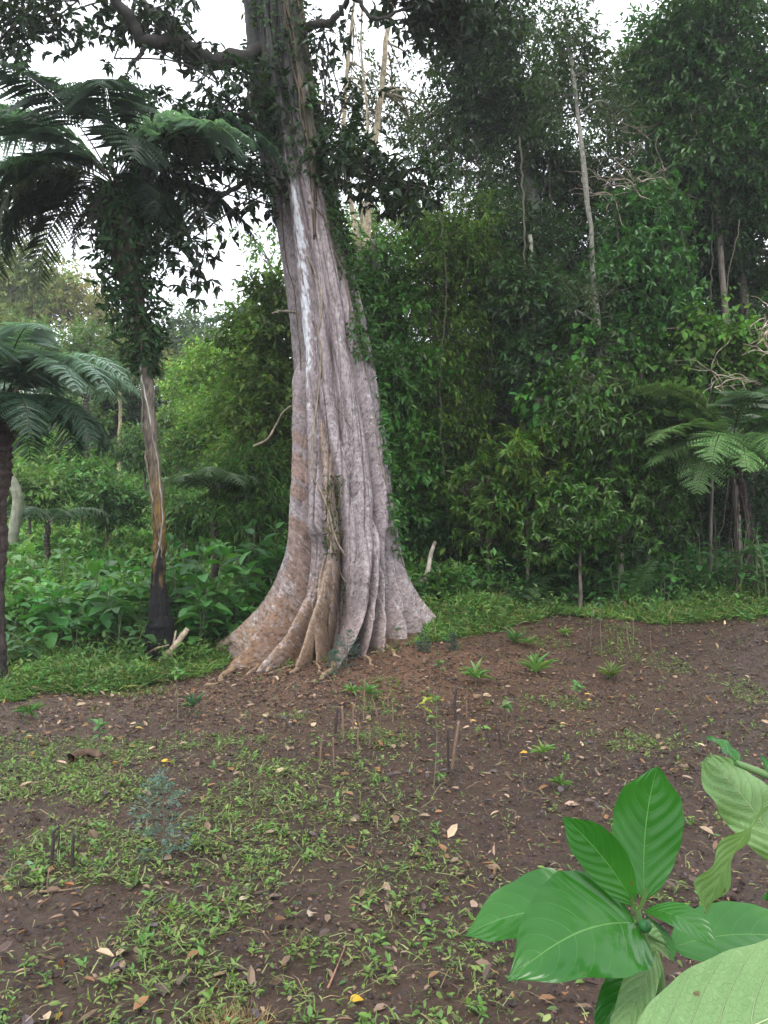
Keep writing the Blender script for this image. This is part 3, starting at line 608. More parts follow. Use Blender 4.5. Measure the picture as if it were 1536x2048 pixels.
# ---------------- ferns ----------------
def frond_pts(base, az, L, e0, e1, n=40):
    s = np.linspace(0, 1, n); el = np.radians(e0+(e1-e0)*s**1.15)
    dr = np.array([math.cos(az), math.sin(az), 0])
    st = (np.cos(el)[:, None]*dr+np.sin(el)[:, None]*np.array([0, 0, 1.]))*L/n
    return np.asarray(base)+np.cumsum(st, 0)-st[0], dr
def frond(b, base, az, L, e0, e1, width=.42, npin=24, m=11, col=(.05,.10,.05), bare=.16, stem=(.05,.035,.02), dv=.3, fat=1.0, sr=.011):
    P, dr = frond_pts(base, az, L, e0, e1)
    b.tube(P, np.linspace(sr, .003, len(P)), stem, 5)
    T = nrm(np.gradient(P, axis=0)); S = np.array([-dr[1], dr[0], 0]); S = nrm(S+R.normal(0, .12, 3)*np.array([1, 1, 1]))
    sp = bare+(1-bare)*(np.arange(npin)+.5)/npin
    idx = sp*(len(P)-1); i0 = idx.astype(int); f = (idx-i0)[:, None]; i1 = np.minimum(i0+1, len(P)-1)
    Q = P[i0]*(1-f)+P[i1]*f; TT_ = T[i0]
    q = (sp-bare*.8)/(1-bare*.8); pl = width*np.clip(np.sin(np.pi*np.clip(q, 0, 1)**.68), 0, 1)**.75+.02
    pl = pl*np.clip(1+R.normal(0, .12, npin), .3, 1.3)*np.where(R.random(npin) < .05, .35, 1)
    for sg in (-1, 1):
        Nn = np.cross(S[None]*1.0, TT_); Nn = nrm(Nn); Nn = Nn*np.sign(Nn[:, 2:3]+1e-6)
        pd = nrm(S*sg*.93+TT_*.42+R.normal(0, .10, (npin, 3)))
        t = (np.arange(m)+.25)/m
        pos = Q[:, None]+pd[:, None]*(pl[:, None]*t)[..., None]+(-Nn*0-np.array([0, 0, 1.]))[:, None]*(pl[:, None]*dv*t**2)[..., None]
        e = Q+pd*pl[:, None]-np.array([0, 0, 1.])*(pl*dv)[:, None]
        # pinna midrib blade
        b.leaves(Q, e-Q, Nn, np.linalg.norm(e-Q, axis=1)*1.04, .02*fat, np.array(col)*.8)
        ll = (pl[:, None]*.17*(1.05-t*.85)+.008)*fat
        for s2 in (-1, 1):
            dd = nrm(TT_[:, None]*s2+pd[:, None]*.55+0*pos)
            n_ = npin*m
            b.leaves(pos.reshape(-1, 3), dd.reshape(-1, 3), np.repeat(Nn, m, 0)+.15*rv(n_), ll.ravel(), np.minimum(ll.ravel()*.62, .9*np.repeat(pl, m)/m),
                     jit(col, n_, .15, .06))
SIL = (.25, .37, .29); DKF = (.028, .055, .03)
def fern_trunk(name, label, grp, path, radii, cols, fronds, seg=26, mat=None, cat='tree fern'):
    P0 = np.array([Pt(*p) for p in path]); g = float(H(P0[0][0], P0[0][1]))
    root = thing(name, (P0[0][0], P0[0][1], g), label, cat, grp)
    P0[0][2] = min(P0[0][2], g-.05)
    n = 150; P = spline(P0, n); tt = np.linspace(0, 1, n)
    k = np.linspace(0, 1, len(radii)); r = np.interp(tt, k, radii)
    b = MB(); c = np.stack([np.interp(tt, np.linspace(0, 1, len(cols)), np.array(cols)[:, q]) for q in range(3)], -1)
    sh = (fbm(np.arange(n)[:, None]*.16+0*np.zeros(seg), np.arange(seg)[None]*.45, 501+n, 3)-.5)*.30; tq = np.clip(tt[:, None]+sh*.8, 0, 1)
    c = np.stack([np.interp(tq, np.linspace(0, 1, len(cols)), np.array(cols)[:, q]) for q in range(3)], -1); c = (c*(.55+.9*R.random((n, seg, 1))*(.5+fbm(np.arange(n)[:, None]*.5+0*np.zeros(seg), np.arange(seg)[None]*.9, 77, 3)[..., None]))).reshape(-1, 3)
    P[:, 0] += .012*np.sin(tt*23); r = r*(1+.10*np.sin(tt*n*.9)+R.normal(0, .05, n))
    b.tube(P, r, c, seg, .13); b.build('trunk', mat or M_FIBRE, root)
    top = P[-1]
    for fr in fronds:
        fb_ = MB(); frond(fb_, top+np.array([0, 0, fr.pop('dz', 0)]), **fr); fb_.build('frond', M_FERN, root)
    return root, P, r
D = math.radians
fr = []
for k in range(8):      # upper ring
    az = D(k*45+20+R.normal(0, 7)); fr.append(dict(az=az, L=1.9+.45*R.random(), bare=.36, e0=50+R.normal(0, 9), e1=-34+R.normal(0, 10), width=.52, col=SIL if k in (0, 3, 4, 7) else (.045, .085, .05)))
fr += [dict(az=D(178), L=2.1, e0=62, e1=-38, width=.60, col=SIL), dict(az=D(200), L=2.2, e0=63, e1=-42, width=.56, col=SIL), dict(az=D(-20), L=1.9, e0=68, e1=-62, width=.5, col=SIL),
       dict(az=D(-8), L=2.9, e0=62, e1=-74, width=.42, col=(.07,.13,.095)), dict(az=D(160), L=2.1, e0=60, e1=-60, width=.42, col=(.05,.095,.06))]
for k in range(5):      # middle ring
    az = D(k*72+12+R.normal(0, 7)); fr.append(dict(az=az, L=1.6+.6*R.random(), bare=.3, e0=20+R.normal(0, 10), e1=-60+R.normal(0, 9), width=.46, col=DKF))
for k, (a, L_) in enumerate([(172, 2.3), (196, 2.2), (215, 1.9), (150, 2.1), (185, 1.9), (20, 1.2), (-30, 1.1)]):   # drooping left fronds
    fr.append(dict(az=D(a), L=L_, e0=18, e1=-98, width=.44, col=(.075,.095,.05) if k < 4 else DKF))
for k in range(7):      # dead skirt hugging the trunk
    fr.append(dict(az=D(k*51+R.normal(0, 8)), L=.6+.5*R.random(), e0=-35, e1=-96, width=.16, col=(.045,.04,.025), stem=(.03, .02, .012), npin=14, m=6, bare=.3))
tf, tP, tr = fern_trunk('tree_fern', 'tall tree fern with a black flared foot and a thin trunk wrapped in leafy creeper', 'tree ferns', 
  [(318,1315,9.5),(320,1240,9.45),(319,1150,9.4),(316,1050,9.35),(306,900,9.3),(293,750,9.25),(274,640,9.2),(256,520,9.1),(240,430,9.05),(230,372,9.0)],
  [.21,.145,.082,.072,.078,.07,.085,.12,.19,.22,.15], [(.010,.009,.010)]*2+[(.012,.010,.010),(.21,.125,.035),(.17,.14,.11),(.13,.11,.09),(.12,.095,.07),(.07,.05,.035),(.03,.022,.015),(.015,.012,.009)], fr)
b = MB()
for q in range(70):       # fibrous roots of the flared foot
    a = R.random()*6.28; z0 = .25+.9*R.random(); i = int(np.argmin(abs(tP[:, 2]-(tP[0][2]+z0))))
    p0 = tP[i]+np.array([math.cos(a), math.sin(a), 0])*tr[i]*1.0
    rr = .17+.08*R.random(); e = on(tP[0][0]+math.cos(a)*rr, tP[0][1]+math.sin(a)*rr); e[2] -= .02
    b.tube(spline([p0, (p0*.55+e*.45)-np.array([math.cos(a), math.sin(a), 0])*.03, e], 8), .012, (.014, .012, .012), 5)
b.build('fibrous_root', M_FIBRE, tf)
# creeper on the tall fern
m = (proj(tP)[1] < 745) & (proj(tP)[1] > 385)
ids = R.choice(np.flatnonzero(m), 2500); a = R.random(2500)*6.28; o = np.stack([np.cos(a), np.sin(a), R.normal(0, .2, 2500)], -1)
rad_ = tr[ids]+ (.03+.27*np.sin(np.clip((proj(tP[ids])[1]-385)/360, 0, 1)*np.pi)**.6)*R.random(2500)**1.2
b = MB(); Pq = tP[ids]+o*rad_[:, None]
b.leaves(Pq, nrm(o*.5+rv(2500)*.8+np.array([0, 0, -.4])), nrm(o+.5*rv(2500)), .12*(.4+1.0*R.random(2500)), .05, jit((.035,.075,.028), 2500, .45, .2), T_MED)
for q in range(26):
    i = R.choice(np.flatnonzero(m)); a_ = R.random()*6.28; oo = np.array([math.cos(a_), math.sin(a_), -.4])
    b.tube(spline([tP[i], tP[i]+oo*.15, tP[i]+oo*.3+np.array([0, 0, -.2])], 7), .006, (.09,.07,.045), 5)
tag(b.build('leafy_creeper', M_LEAF, loc=Pq[0]), 'dense leafy creeper wrapped round the upper trunk of the tall tree fern', 'climbing plant')
for off, lab, c_ in [(.0, 'white-barked vine winding up the thin trunk of the tall tree fern', (.42,.40,.36)), (2.2, 'grey vine twisted beside the white one on the tall tree fern', (.25,.22,.18))]:
    mm = np.flatnonzero((proj(tP)[1] < 1120) & (proj(tP)[1] > 600))[::4]
    ph = -1.6+.9*np.sin(np.arange(len(mm))*.33+off); Pv = tP[mm]+np.stack([np.cos(ph), np.sin(ph), ph*0], -1)*(tr[mm]*1.12+.008)[:, None]
    b = MB(); nv3 = len(Pv)*3; b.tube(spline(Pv, nv3)+R.normal(0, .004, (nv3, 3)), .008*(1+.3*R.normal(size=nv3)), np.array(c_)*(.45+.75*R.random((nv3, 1))), 6); tag(b.build('climbing_vine', M_BARK, loc=Pv[0]), lab, 'vine')
fr = []
for k in range(15):
    fr.append(dict(az=D(k*24+R.normal(0, 6)), L=1.55+.3*R.random(), e0=60+R.normal(0, 6), e1=-46+R.normal(0, 8), width=.34, col=(.22,.33,.26) if k in (0,1,13,14,3) else (.09,.17,.11), npin=26))
for k in range(12):
    fr.append(dict(az=D(k*30+10), L=1.35+.2*R.random(), e0=26, e1=-74, width=.32, col=(.05,.10,.06)))
fr += [dict(az=D(-12), L=1.75, e0=62, e1=-48, width=.36, col=(.26,.37,.30)), dict(az=D(-35), L=1.7, e0=58, e1=-62, width=.36, col=(.26,.37,.30)), dict(az=D(18), L=1.7, e0=66, e1=-40, width=.34, col=(.2,.3,.24))]
fern_trunk('tree_fern', 'tree fern at the left edge with broad silvery arching fronds', 'tree ferns',
  [(-2,1240,8.2),(0,1150,8.2),(4,1000,8.1),(8,900,8.05),(4,815,8.0)], [.085,.06,.055,.06,.08,.10,.08], [(.03,.022,.02),(.05,.035,.03),(.045,.03,.025),(.02,.015,.012)], fr)
fern_trunk('tree_fern', 'pale green tree fern in the middle distance, left of the big trunk', 'tree ferns',
  [(430,1090,12.2),(430,1040,12.2),(428,985,12.2)], [.06,.055,.06], [(.05,.04,.03)]*2, [dict(az=D(k*30+8), L=1.0+.25*R.random(), e0=52+R.normal(0,6), e1=-45+R.normal(0,8), width=.28, col=(.15,.23,.11), npin=18, m=7) for k in range(12)])
fern_trunk('tree_fern', 'small distant tree fern on the left slope with light drooping fronds', 'tree ferns',
  [(170,1000,19),(172,920,19),(172,800,19)], [.055,.05,.06], [(.10,.09,.07)]*2, [dict(az=D(k*33+4), L=1.7+.3*R.random(), e0=48, e1=-45+R.normal(0,8), width=.36, col=(.10,.17,.09), npin=16, m=6) for k in range(11)])
fern_trunk('tree_fern', 'low fern with arching fronds in the far herbs beside the pale broken trunk', 'tree ferns',
  [(95,1075,14.2),(95,1050,14.2)], [.05,.05], [(.05,.04,.03)]*2, [dict(az=D(k*45+4), L=1.0+.3*R.random(), e0=48, e1=-35, width=.26, col=(.075,.14,.07), npin=16, m=6) for k in range(8)])
fern_trunk('tree_fern', 'tree fern whose fronds poke out high on the left beside the big trunk', 'tree ferns',
  [(560,1000,15.5),(545,800,15.5),(530,668,15.5)], [.09,.08,.09], [(.06,.05,.04)]*2, [dict(az=D(k*36+4), L=1.3+.3*R.random(), e0=50, e1=-45, width=.34, col=(.10,.17,.11), npin=18, m=7) for k in range(10)])
fr = [dict(az=D(a), L=L_*1.08, e0=e0, e1=e1, width=.42, col=tuple(1.7*q_ for q_ in c), npin=24, m=9, dv=.15) for a, L_, e0, e1, c in [
  (178,1.5,42,-22,(.085,.15,.045)),(190,1.25,10,-40,(.10,.175,.06)),(205,1.55,35,-45,(.08,.14,.045)),(165,1.6,60,-10,(.06,.12,.035)),(235,1.35,25,-60,(.08,.15,.05)),
  (255,1.15,20,-72,(.105,.2,.06)),(285,1.1,30,-72,(.10,.19,.06)),(220,1.2,-5,-70,(.07,.13,.045)),(150,1.4,50,-20,(.05,.10,.03)),(310,1.3,45,-40,(.06,.13,.04)),
  (340,1.4,60,-20,(.05,.11,.035)),(20,1.4,50,-30,(.05,.10,.03)),(95,1.2,55,-30,(.04,.08,.03)),(195,1.8,62,-20,(.075,.12,.04)),(262,1.5,66,-38,(.04,.08,.03))]]
tfr, rP, rr_ = fern_trunk('tree_fern', 'tree fern at the right edge with spreading yellow-green fronds over a dark hollow', 'tree ferns',
  [(1495,1130,10.7),(1492,1050,10.7),(1483,975,10.6),(1466,890,10.5)], [.045,.04,.045,.07], [(.02,.015,.012),(.04,.025,.02),(.03,.02,.015)], fr)
b = MB()
for q in range(10):
    s0 = rP[110]+R.normal(0, .05, 3); e = s0+np.array([R.normal(0, .13), -.1+R.normal(0, .12), -1.0]); e[2] = float(H(e[0], e[1]))
    b.tube(spline([s0, (s0+e)/2+R.normal(0, .05, 3), e], 8), .006, np.array([.04,.026,.02])*(.5+R.random()), 5)
b.build('hanging_root', M_BARK, tfr)
GF = 'small ferns under the forest edge'
def fern(px, py, Y, lab, L, n, col, a0=0, span=360, e0=55, e1=-25, w=.2):
    p = Pt(px, py, Y); g = float(H(p[0], Y)); root = thing('fern', (p[0], Y, g), lab, 'fern', GF)
    for k in range(n):
        b = MB(); frond(b, (p[0], Y, g), D(a0+k*span/n+R.normal(0, 6)), L*(.8+.4*R.random()), e0+R.normal(0, 8), e1+R.normal(0, 8), w, 22, 7, col, .12, (.06,.06,.03), .1, 1.0, .006); b.build('frond', M_FERN, root)
fern(1035, 1180, 11.0, 'feathery green fern at the dark gap left of the forest edge', 1.05, 9, (.06,.125,.04))
fern(1040, 1195, 10.8, 'small fern with hanging fronds at the grass edge', .65, 7, (.045,.095,.035))
fern(1255, 1170, 10.9, 'bright upright fern among the herbs in front of the right forest', .85, 7, (.08,.19,.05), e0=78, e1=20)
fern(900, 1150, 12.4, 'dim fern beside the bent pale branch right of the trunk', .8, 7, (.04,.09,.03))
fern(1400, 1165, 11.6, 'dark fern in the shade below the right tree fern', .8, 8, (.035,.075,.03))
fern(960, 1160, 11.4, 'half-hidden fern between the dark bush and the feathery fern', .8, 7, (.04,.085,.035))

# ---------------- broad-leaved herbs ----------------
def leaf_tpl(nu=7, nv=5, cup=.10, droop=.35, p=.6, q=.9):
    u = np.linspace(0, 1, nu); v = np.linspace(-1, 1, nv)
    wd = u**p*(1-u)**q; wd = wd/wd.max(); wd[0] = .04; wd[-1] = .0
    V = np.array([[uu-.06*uu*uu, .5*ww*vv, -droop*uu**2.0*.6+cup*abs(vv)*ww-.02*math.sin(uu*9)*abs(vv)] for uu, ww in zip(u, wd) for vv in v])
    f = np.array([[i*nv+j, (i+1)*nv+j, (i+1)*nv+j+1, i*nv+j+1] for i in range(nu-1) for j in range(nv-1)])
    return (V, [f])
T_BIG = leaf_tpl(); T_OBO = leaf_tpl(6, 3, .06, .3, .9, .5)
def herb(loc, lab, hgt, nst, L, W, col, grp, cat='herb', name='leafy_herb', nl=11, spread=.35, droop=.35, tpl=T_BIG, lean=.18, mat=None, low=.3, up=.0):
    root = thing(name, loc, lab, cat, grp); loc = np.array(loc, float)
    bs = MB(); bl = MB()
    for s_ in range(nst):
        a = R.random()*6.28; e = loc+np.array([math.cos(a)*spread*R.random(), math.sin(a)*spread*R.random(), hgt*(.75+.35*R.random())])
        P = spline([loc+R.normal(0, .03, 3)*np.array([1, 1, 0]), (loc+e)/2+R.normal(0, lean*.2, 3), e], 14)
        bs.tube(P, np.linspace(.010, .004, 14), (.10,.13,.06), 6)
        t = low+(1-low)*np.sort(R.random(nl))**.8; k = np.minimum((t*13).astype(int), 13)
        az = np.arange(nl)*2.4+R.random()*6; el = np.radians(np.where(t > .9, 45, 5)+R.normal(0, 14, nl))
        d = np.stack([np.cos(az)*np.cos(el), np.sin(az)*np.cos(el), np.sin(el)+up], -1)
        sz = (.7+.5*R.random(nl))*np.where(t > .92, .55, 1); pos = P[k]+d*.05
        for q in range(nl): bs.tube(np.array([P[k[q]], pos[q]]), .003, (.12,.17,.07), 4, cap=False)
        bl.leaves(pos, d, np.array([0, 0, 1.])+.35*rv(nl), L*sz, W*sz, jit(col, nl, .25, .12), tpl, True)
    bs.build('stem', M_STICK, root); bl.build('leaves', mat or M_HERB, root); return root
GH = 'broad-leaved herbs standing behind the left grass strip'
HG = (.08, .22, .055)
herbs = [(22,1235,9.7,(.085,.19,.06),.5,'pale herb with mint-green leaves at the left border'),(62,1265,9.3,(.07,.16,.05),.45,'low herb with rounded light leaves left of the grass strip'),
 (120,1160,10.0,HG,.85,'leafy herb left of the fallen yellowing stalks'),(172,1150,10.3,HG,.95,'tall dark herb midway between the two left tree ferns'),(222,1165,9.9,HG,.85,'herb with a yellow drooping leaf just left of the black fern foot'),
 (268,1110,10.2,HG,1.1,'tall herb directly left of the black fern trunk'),(283,1250,9.35,(.07,.17,.05),.45,'small light herb in front of the black fern foot'),
 (372,1090,10.3,(.05,.14,.045),1.2,'tall bright herb right of the black fern trunk'),(420,1100,10.1,HG,1.1,'broad-leaved herb in the middle of the gap before the big trunk'),(458,1130,10.3,HG,.9,'herb nearest the left root of the big trunk'),
 (398,1185,9.8,HG,.65,'lower herb with a yellow leaf right of the black fern foot'),(40,1150,10.8,HG,.95,'herb behind the left-edge fern trunk'),(90,1185,10.5,HG,.8,'bushy herb right of the left-edge fern trunk'),
 (340,1080,11.2,HG,1.25,'herb showing its top leaves behind the tall fern trunk'),(512,1000,11.0,(.055,.15,.05),1.75,'tallest herb with long toothed leaves left of the big trunk'),(548,1070,11.4,HG,1.2,'herb half hidden by the left side of the big trunk'),
 (150,1215,9.6,HG,.55,'low herb behind the brown dead stalks'),(60,1100,12.0,(.09,.21,.06),1.2,'bright back-row herb near the left border'),(200,1105,11.6,(.06,.15,.05),1.2,'back-row herb with wide leaves on the left'),
 (240,1210,9.6,(.06,.14,.045),.6,'herb with pale undersides beside the dead stalks'),(478,1175,10.2,HG,.7,'short herb at the end of the grass by the big roots'),(310,1130,10.6,HG,1.0,'herb just behind the black fern foot'),
 (10,1300,9.0,(.075,.17,.06),.35,'small sprawling herb at the left frame edge above the grass'),(130,1085,12.2,(.075,.18,.055),1.2,'middle back-row herb with loose leaves')]
for px, ty, Y, c, h_, lab in herbs:
    p = Pt(px, ty, Y); g = float(H(p[0], Y)); hh = max(p[2]-g, .3)
    herb((p[0], Y, g), lab, hh, 3 if h_ > .6 else 2, .30 if h_ > .6 else .22, .155 if h_ > .6 else .12, c, GH, nl=13 if h_ > .6 else 8, spread=.3)
GW = 'broad-leaved weeds under the right forest edge'
for px, ty, Y, c, h_, lab in [(1478,1040,10.4,(.05,.14,.04),.7,'tall weed standing before the right tree fern foot'),(1520,1060,10.3,(.05,.13,.04),.6,'tall weed at the right border in front of the tree fern'),(1290,1075,10.9,(.05,.15,.05),.5,'broad-leaved weed right of the bright fern'),(1390,1075,11.1,(.07,.19,.06),.55,'light green weed in front of the dark hollow'),(1230,1115,10.7,(.06,.17,.05),.4,'weed with long leaves left of the bright fern'),
  (1330,1110,10.8,HG,.4,'weed behind the grass between hollow and fern'),(1450,1085,11.2,(.055,.15,.05),.45,'weed beneath the hanging fern roots'),(1510,1095,11.0,(.065,.17,.05),.4,'weed at the right border below the tree fern'),
  (1090,1165,10.9,HG,.3,'low weed at the dark foot of the forest'),(1150,1170,10.9,HG,.3,'low weed right of the small hanging fern'),(860,1190,10.9,HG,.25,'low weed beside the right root of the big trunk'),(1190,1150,10.9,HG,.35,'weed below the leaning grey stem')]:
    p = Pt(px, ty, Y); g = float(H(p[0], Y)); herb((p[0], Y, g), lab, max(p[2]-g, .2), 3, .17, .085, c, GW, nl=10, spread=.3, name='weed', cat='weed')

# ---------------- masses of low growth ----------------
EDGE = [(-400,1405),(0,1402),(150,1394),(330,1370),(440,1345),(520,1300),(700,1270),(790,1296),(900,1288),(1000,1266),(1100,1238),(1200,1234),(1320,1248),(1450,1240),(1536,1232),(1900,1222)]
def beyond(x, y, o=0):
    P = on(x, y); px, py, _ = proj(P); w_ = 14*(fbm(x*2.2, y*2.2, 301, 3)-.5)*2
    return px, py, py < ip(px, EDGE)+w_+o
def sample(n, x0, x1, y0, y1): return x0+(x1-x0)*R.random(n), y0+(y1-y0)*R.random(n)
# short grass and cut stalks along the clearing's edge
x, y = sample(260000, -7, 9, 6.6, 13); px, py, ok = beyond(x, y)
trunkd = np.hypot(x-ax0, y-FY); ok &= (trunkd > 1.1) & (px > -60) & (px < 1600) & (y < ip(x, [(-7,10.6),(-1,10.3),(0,11.6),(9,12.6)])) & (R.random(len(x)) < .35+.9*vn(x*3, y*3, 305))
ok &= ~((px > 455) & (px < 800) & (py > 1240))
x, y, px = x[ok], y[ok], px[ok]; n = len(x)
hump = .26*np.exp(-(((px-960)/110)**2+((y-10.3)/.5)**2))+.16*np.exp(-(((px-170)/190)**2+((y-8.3)/.5)**2))+.24*np.exp(-(((px-1500)/110)**2+((y-10.6)/.6)**2))+.16*np.clip(fbm(x*2.6, y*2.6, 306, 3)-.3, 0, 1)
P = on(x, y)+np.stack([0*x, 0*x, hump*R.random(n)], -1)
d = rv(n); d[:, 2] = np.abs(d[:, 2])*(.25+.9*(vn(x*2, y*2, 310) > .5)*R.random(n))+.05
gc = jit((.10,.175,.042), n, .55, .25)*(.55+.9*vn(x*1.6, y*1.6, 311))[:, None]; st_ = R.random(n) < .10; gc[st_] = jit((.22,.19,.08), st_.sum(), .3, .1)
b = MB(); b.leaves(P, d, rv(n)+np.array([0, 0, 1.]), .07+.14*R.random(n)**1.5, .008+.007*R.random(n), gc, T_BLADE)
k = R.choice(n, int(n*.6), replace=False)
b.leaves(P[k]+np.array([0, 0, .01]), nrm(rv(len(k))*np.array([1, 1, .4])+np.array([0, 0, .2])), rv(len(k))*.6+np.array([0, 0, 1.]), .03+.05*R.random(len(k)), .016+.018*R.random(len(k)), jit((.08,.18,.04), len(k), .4, .2), T_MED)
tag(b.build('grass', M_LEAF), 'mown grass and low weeds along the edge of the bare soil', 'grass', kind='stuff')
# undergrowth climbing the left slope
def carpet(n, x0, x1, y0, y1, hmin, hmax, L, W, col, name, label, maskf=None, k=6, cv=.35, tpl=T_SIMPLE, droop=.2):
    x, y = sample(n, x0, x1, y0, y1); m = (np.abs(x) < y*.56+1.2)
    if maskf is not None: m &= maskf(x, y)
    x, y = x[m], y[m]; nn_ = len(x)
    bump = fbm(x*.7, y*.7, 320, 3)
    P = on(x, y)+np.stack([0*x, 0*x, hmin+(hmax-hmin)*R.random(nn_)*bump*1.5], -1)
    d = nrm(rv(nn_)*.6+np.array([0, -.15, .9])); b = MB()
    ti = (vn(x*1.1, y*1.1, 330)*60).astype(int)
    sc_ = (y/14)**.35
    sprigs(b, P, d, k, L*1.0, W, col, ti, .16, 62, droop, tpl, False, cv, .2)
    tag(b.build(name, M_HERB), label, 'undergrowth', kind='stuff')
carpet(11000, -9, 1.5, 10.6, 17, .05, .75, .13, .06, (.12,.25,.06), 'undergrowth', 'dense green weeds behind the broad-leaved herbs')
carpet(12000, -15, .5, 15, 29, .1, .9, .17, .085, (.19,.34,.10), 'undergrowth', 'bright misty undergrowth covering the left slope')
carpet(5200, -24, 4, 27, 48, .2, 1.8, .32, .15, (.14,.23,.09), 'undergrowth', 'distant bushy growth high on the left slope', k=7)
carpet(9000, -.2, 9.5, 10.4, 13.5, .02, .6, .10, .045, (.075,.175,.045), 'undergrowth', 'green weeds along the foot of the right-hand forest', lambda x, y: (beyond(x, y, -26)[2]) & (y > 10.5) & (np.hypot(x-ax0, y-FY) > 1.4) & (R.random(len(x)) < .35+.6*ss((x-1.5)/2)))
carpet(7000, -7, 9.5, 7.4, 12.2, .0, .22, .07, .032, (.10,.19,.045), 'low_weeds', 'tangled low leafy weeds growing through the mown grass edge', lambda x, y: (beyond(x, y, -6)[2]) & (np.hypot(x-ax0, y-FY) > 1.35) & (vn(x*1.8, y*1.8, 340) > .38) & ~((np.abs(x+.9) < 1.15) & (y < 9.6)))
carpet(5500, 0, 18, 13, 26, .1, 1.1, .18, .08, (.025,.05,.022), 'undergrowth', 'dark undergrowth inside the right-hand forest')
# ---------------- litter on the soil ----------------
x, y = sample(300000, -4.6, 6.5, .9, 11.6); px, py, bey = beyond(x, y)
fv = (px > -80) & (px < 1620) & (py < 2150) & ~bey & (np.hypot(x-ax0, (y-FY)) > .75)
x, y, px, py = [q[fv] for q in (x, y, px, py)]
gm = ss((px*-1+900+600*(vn(x*.9, y*.9, 401)-.5))/500)*ss((py-1430)/140)
gm = np.maximum(gm, .8*ss((py-1780)/120)*ss((1150-px)/250)); gm = np.maximum(gm, .5*ss((vn(x*1.7, y*1.7, 402)-.66)/.1))
gm = gm*(.12+.88*ss((fbm(x*2.6, y*2.6, 403, 3)-.42)/.14)); gm = np.clip(gm, .035, 1)
gm *= 1-.7*ss((330-px)/200)*ss((py-1760)/80)
near_tree = np.exp(-((x+.9)/2.4)**2-((y-8.0)/1.1)**2)
u = R.random(len(x))
def lit(sel, L0, L1, Wf, cols, tpl, flat=.35, lift=.012, smooth=False, wabs=None):
    n = sel.sum(); b_ = MB(); P = on(x[sel], y[sel]); P[:, 2] += lift*(.3+1.2*R.random(n))
    d = rv(n); d[:, 2] *= flat*.6; L = L0+(L1-L0)*R.random(n)**1.8
    ci = R.choice(len(cols), n); c = np.array(cols)[ci]*(.7+.6*R.random((n, 1)))
    b.leaves(P, d, rv(n)*flat+np.array([0, 0, 1.]), L, L*Wf*(.7+.6*R.random(n)) if wabs is None else wabs, c, tpl, smooth)
BR = [(.12,.07,.04),(.17,.11,.075),(.08,.05,.035),(.10,.07,.06),(.24,.17,.12),(.055,.035,.028),(.19,.10,.05),(.075,.06,.065)]
b = MB()
lit(u < .045+.12*near_tree, (.02), .072, .5, BR, T_CURL, .45, .018)
lit((u > .25) & (u < .6), .008, .03, .5, BR+[(.03,.02,.018)]*3, T_SIMPLE, .6)
lit((u > .60) & (u < .62), .05, .22, .5, [(.28,.22,.11),(.2,.17,.07),(.16,.11,.06),(.10,.06,.04)], T_BLADE, .2, .012, wabs=.0035)
lit((u > .70) & (u < .7004), .04, .075, .45, [(.38,.20,.04),(.42,.27,.06),(.30,.12,.04)], T_CURL, .35, .02)
lit((u > .71) & (u < .7112), .05, .10, .5, [(.40,.30,.20),(.36,.26,.19)], T_CURL, .6, .02)
tag(b.build('leaf_litter', M_DRY), 'fallen brown leaves, straw and bits strewn over the soil', 'leaf litter', kind='stuff')
b = MB(); GRN = [(.14,.22,.045),(.10,.18,.04),(.17,.24,.06),(.22,.27,.09),(.06,.12,.035),(.12,.13,.05)]
lit(R.random(len(x)) < gm*.75, .010, .042, .42, GRN, T_MED, .55, .02)
lit(R.random(len(x)) < gm*.8, .018, .055, .12, GRN+[(.2,.24,.09)], T_BLADE, .7, .022)
lit(R.random(len(x)) < gm*.08, .05, .15, .12, [(.16,.21,.07),(.24,.26,.12)], T_BLADE, .35, .03, wabs=.004)
sel = R.random(len(x)) < gm*.045                     # little upright weeds
P = on(x[sel], y[sel]); sprigs(b, P, nrm(rv(len(P))*.4+np.array([0, 0, 1.])), 7, .030, .014, (.12,.22,.05), None, .045, 68, .1, T_MED)
tag(b.build('green_clippings', M_HERB), 'fresh green clippings and tiny weeds scattered on the clearing', 'clippings', kind='stuff')
b = MB(); m_ = R.random(len(x)) < .30                       # soil crumbs
P = on(x[m_], y[m_]); s_ = .004+.012*R.random(len(P))**2; n = len(P)
oc = np.array([[1,0,0],[-1,0,0],[0,1,0],[0,-1,0],[0,0,1],[0,0,-1]], float); of = np.array([[0,2,4],[2,1,4],[1,3,4],[3,0,4],[2,0,5],[1,2,5],[3,1,5],[0,3,5]])
V = P[:, None]+oc[None]*s_[:, None, None]*(.6+.8*R.random((n, 6, 1))); b.add(V.reshape(-1, 3), [(of[None]+(np.arange(n)*6)[:, None, None]).reshape(-1, 3)], np.repeat(jit((.045,.031,.027), n, .3, .05), 6, 0))
tag(b.build('soil_crumbs', M_SOIL), 'small dark clods of loose soil', 'soil', kind='stuff')
# dry grass clump at the bottom edge
p = G(470, 2060); n = 420; a = R.random(n)*6.28; rr = .06*np.sqrt(R.random(n)); P = on(p[0]+np.cos(a)*rr*1.8, p[1]+np.sin(a)*rr)
b = MB(); b.leaves(P, nrm(rv(n)*.8+np.array([0, 0, .2])), rv(n), .03+.06*R.random(n), .003, jit((.24,.17,.08), n, .4, .1), T_BLADE)
tag(b.build('dry_grass_tuft', M_DRY, loc=P[0]), 'tuft of dry straw-coloured grass at the bottom edge of the picture', 'grass tuft')
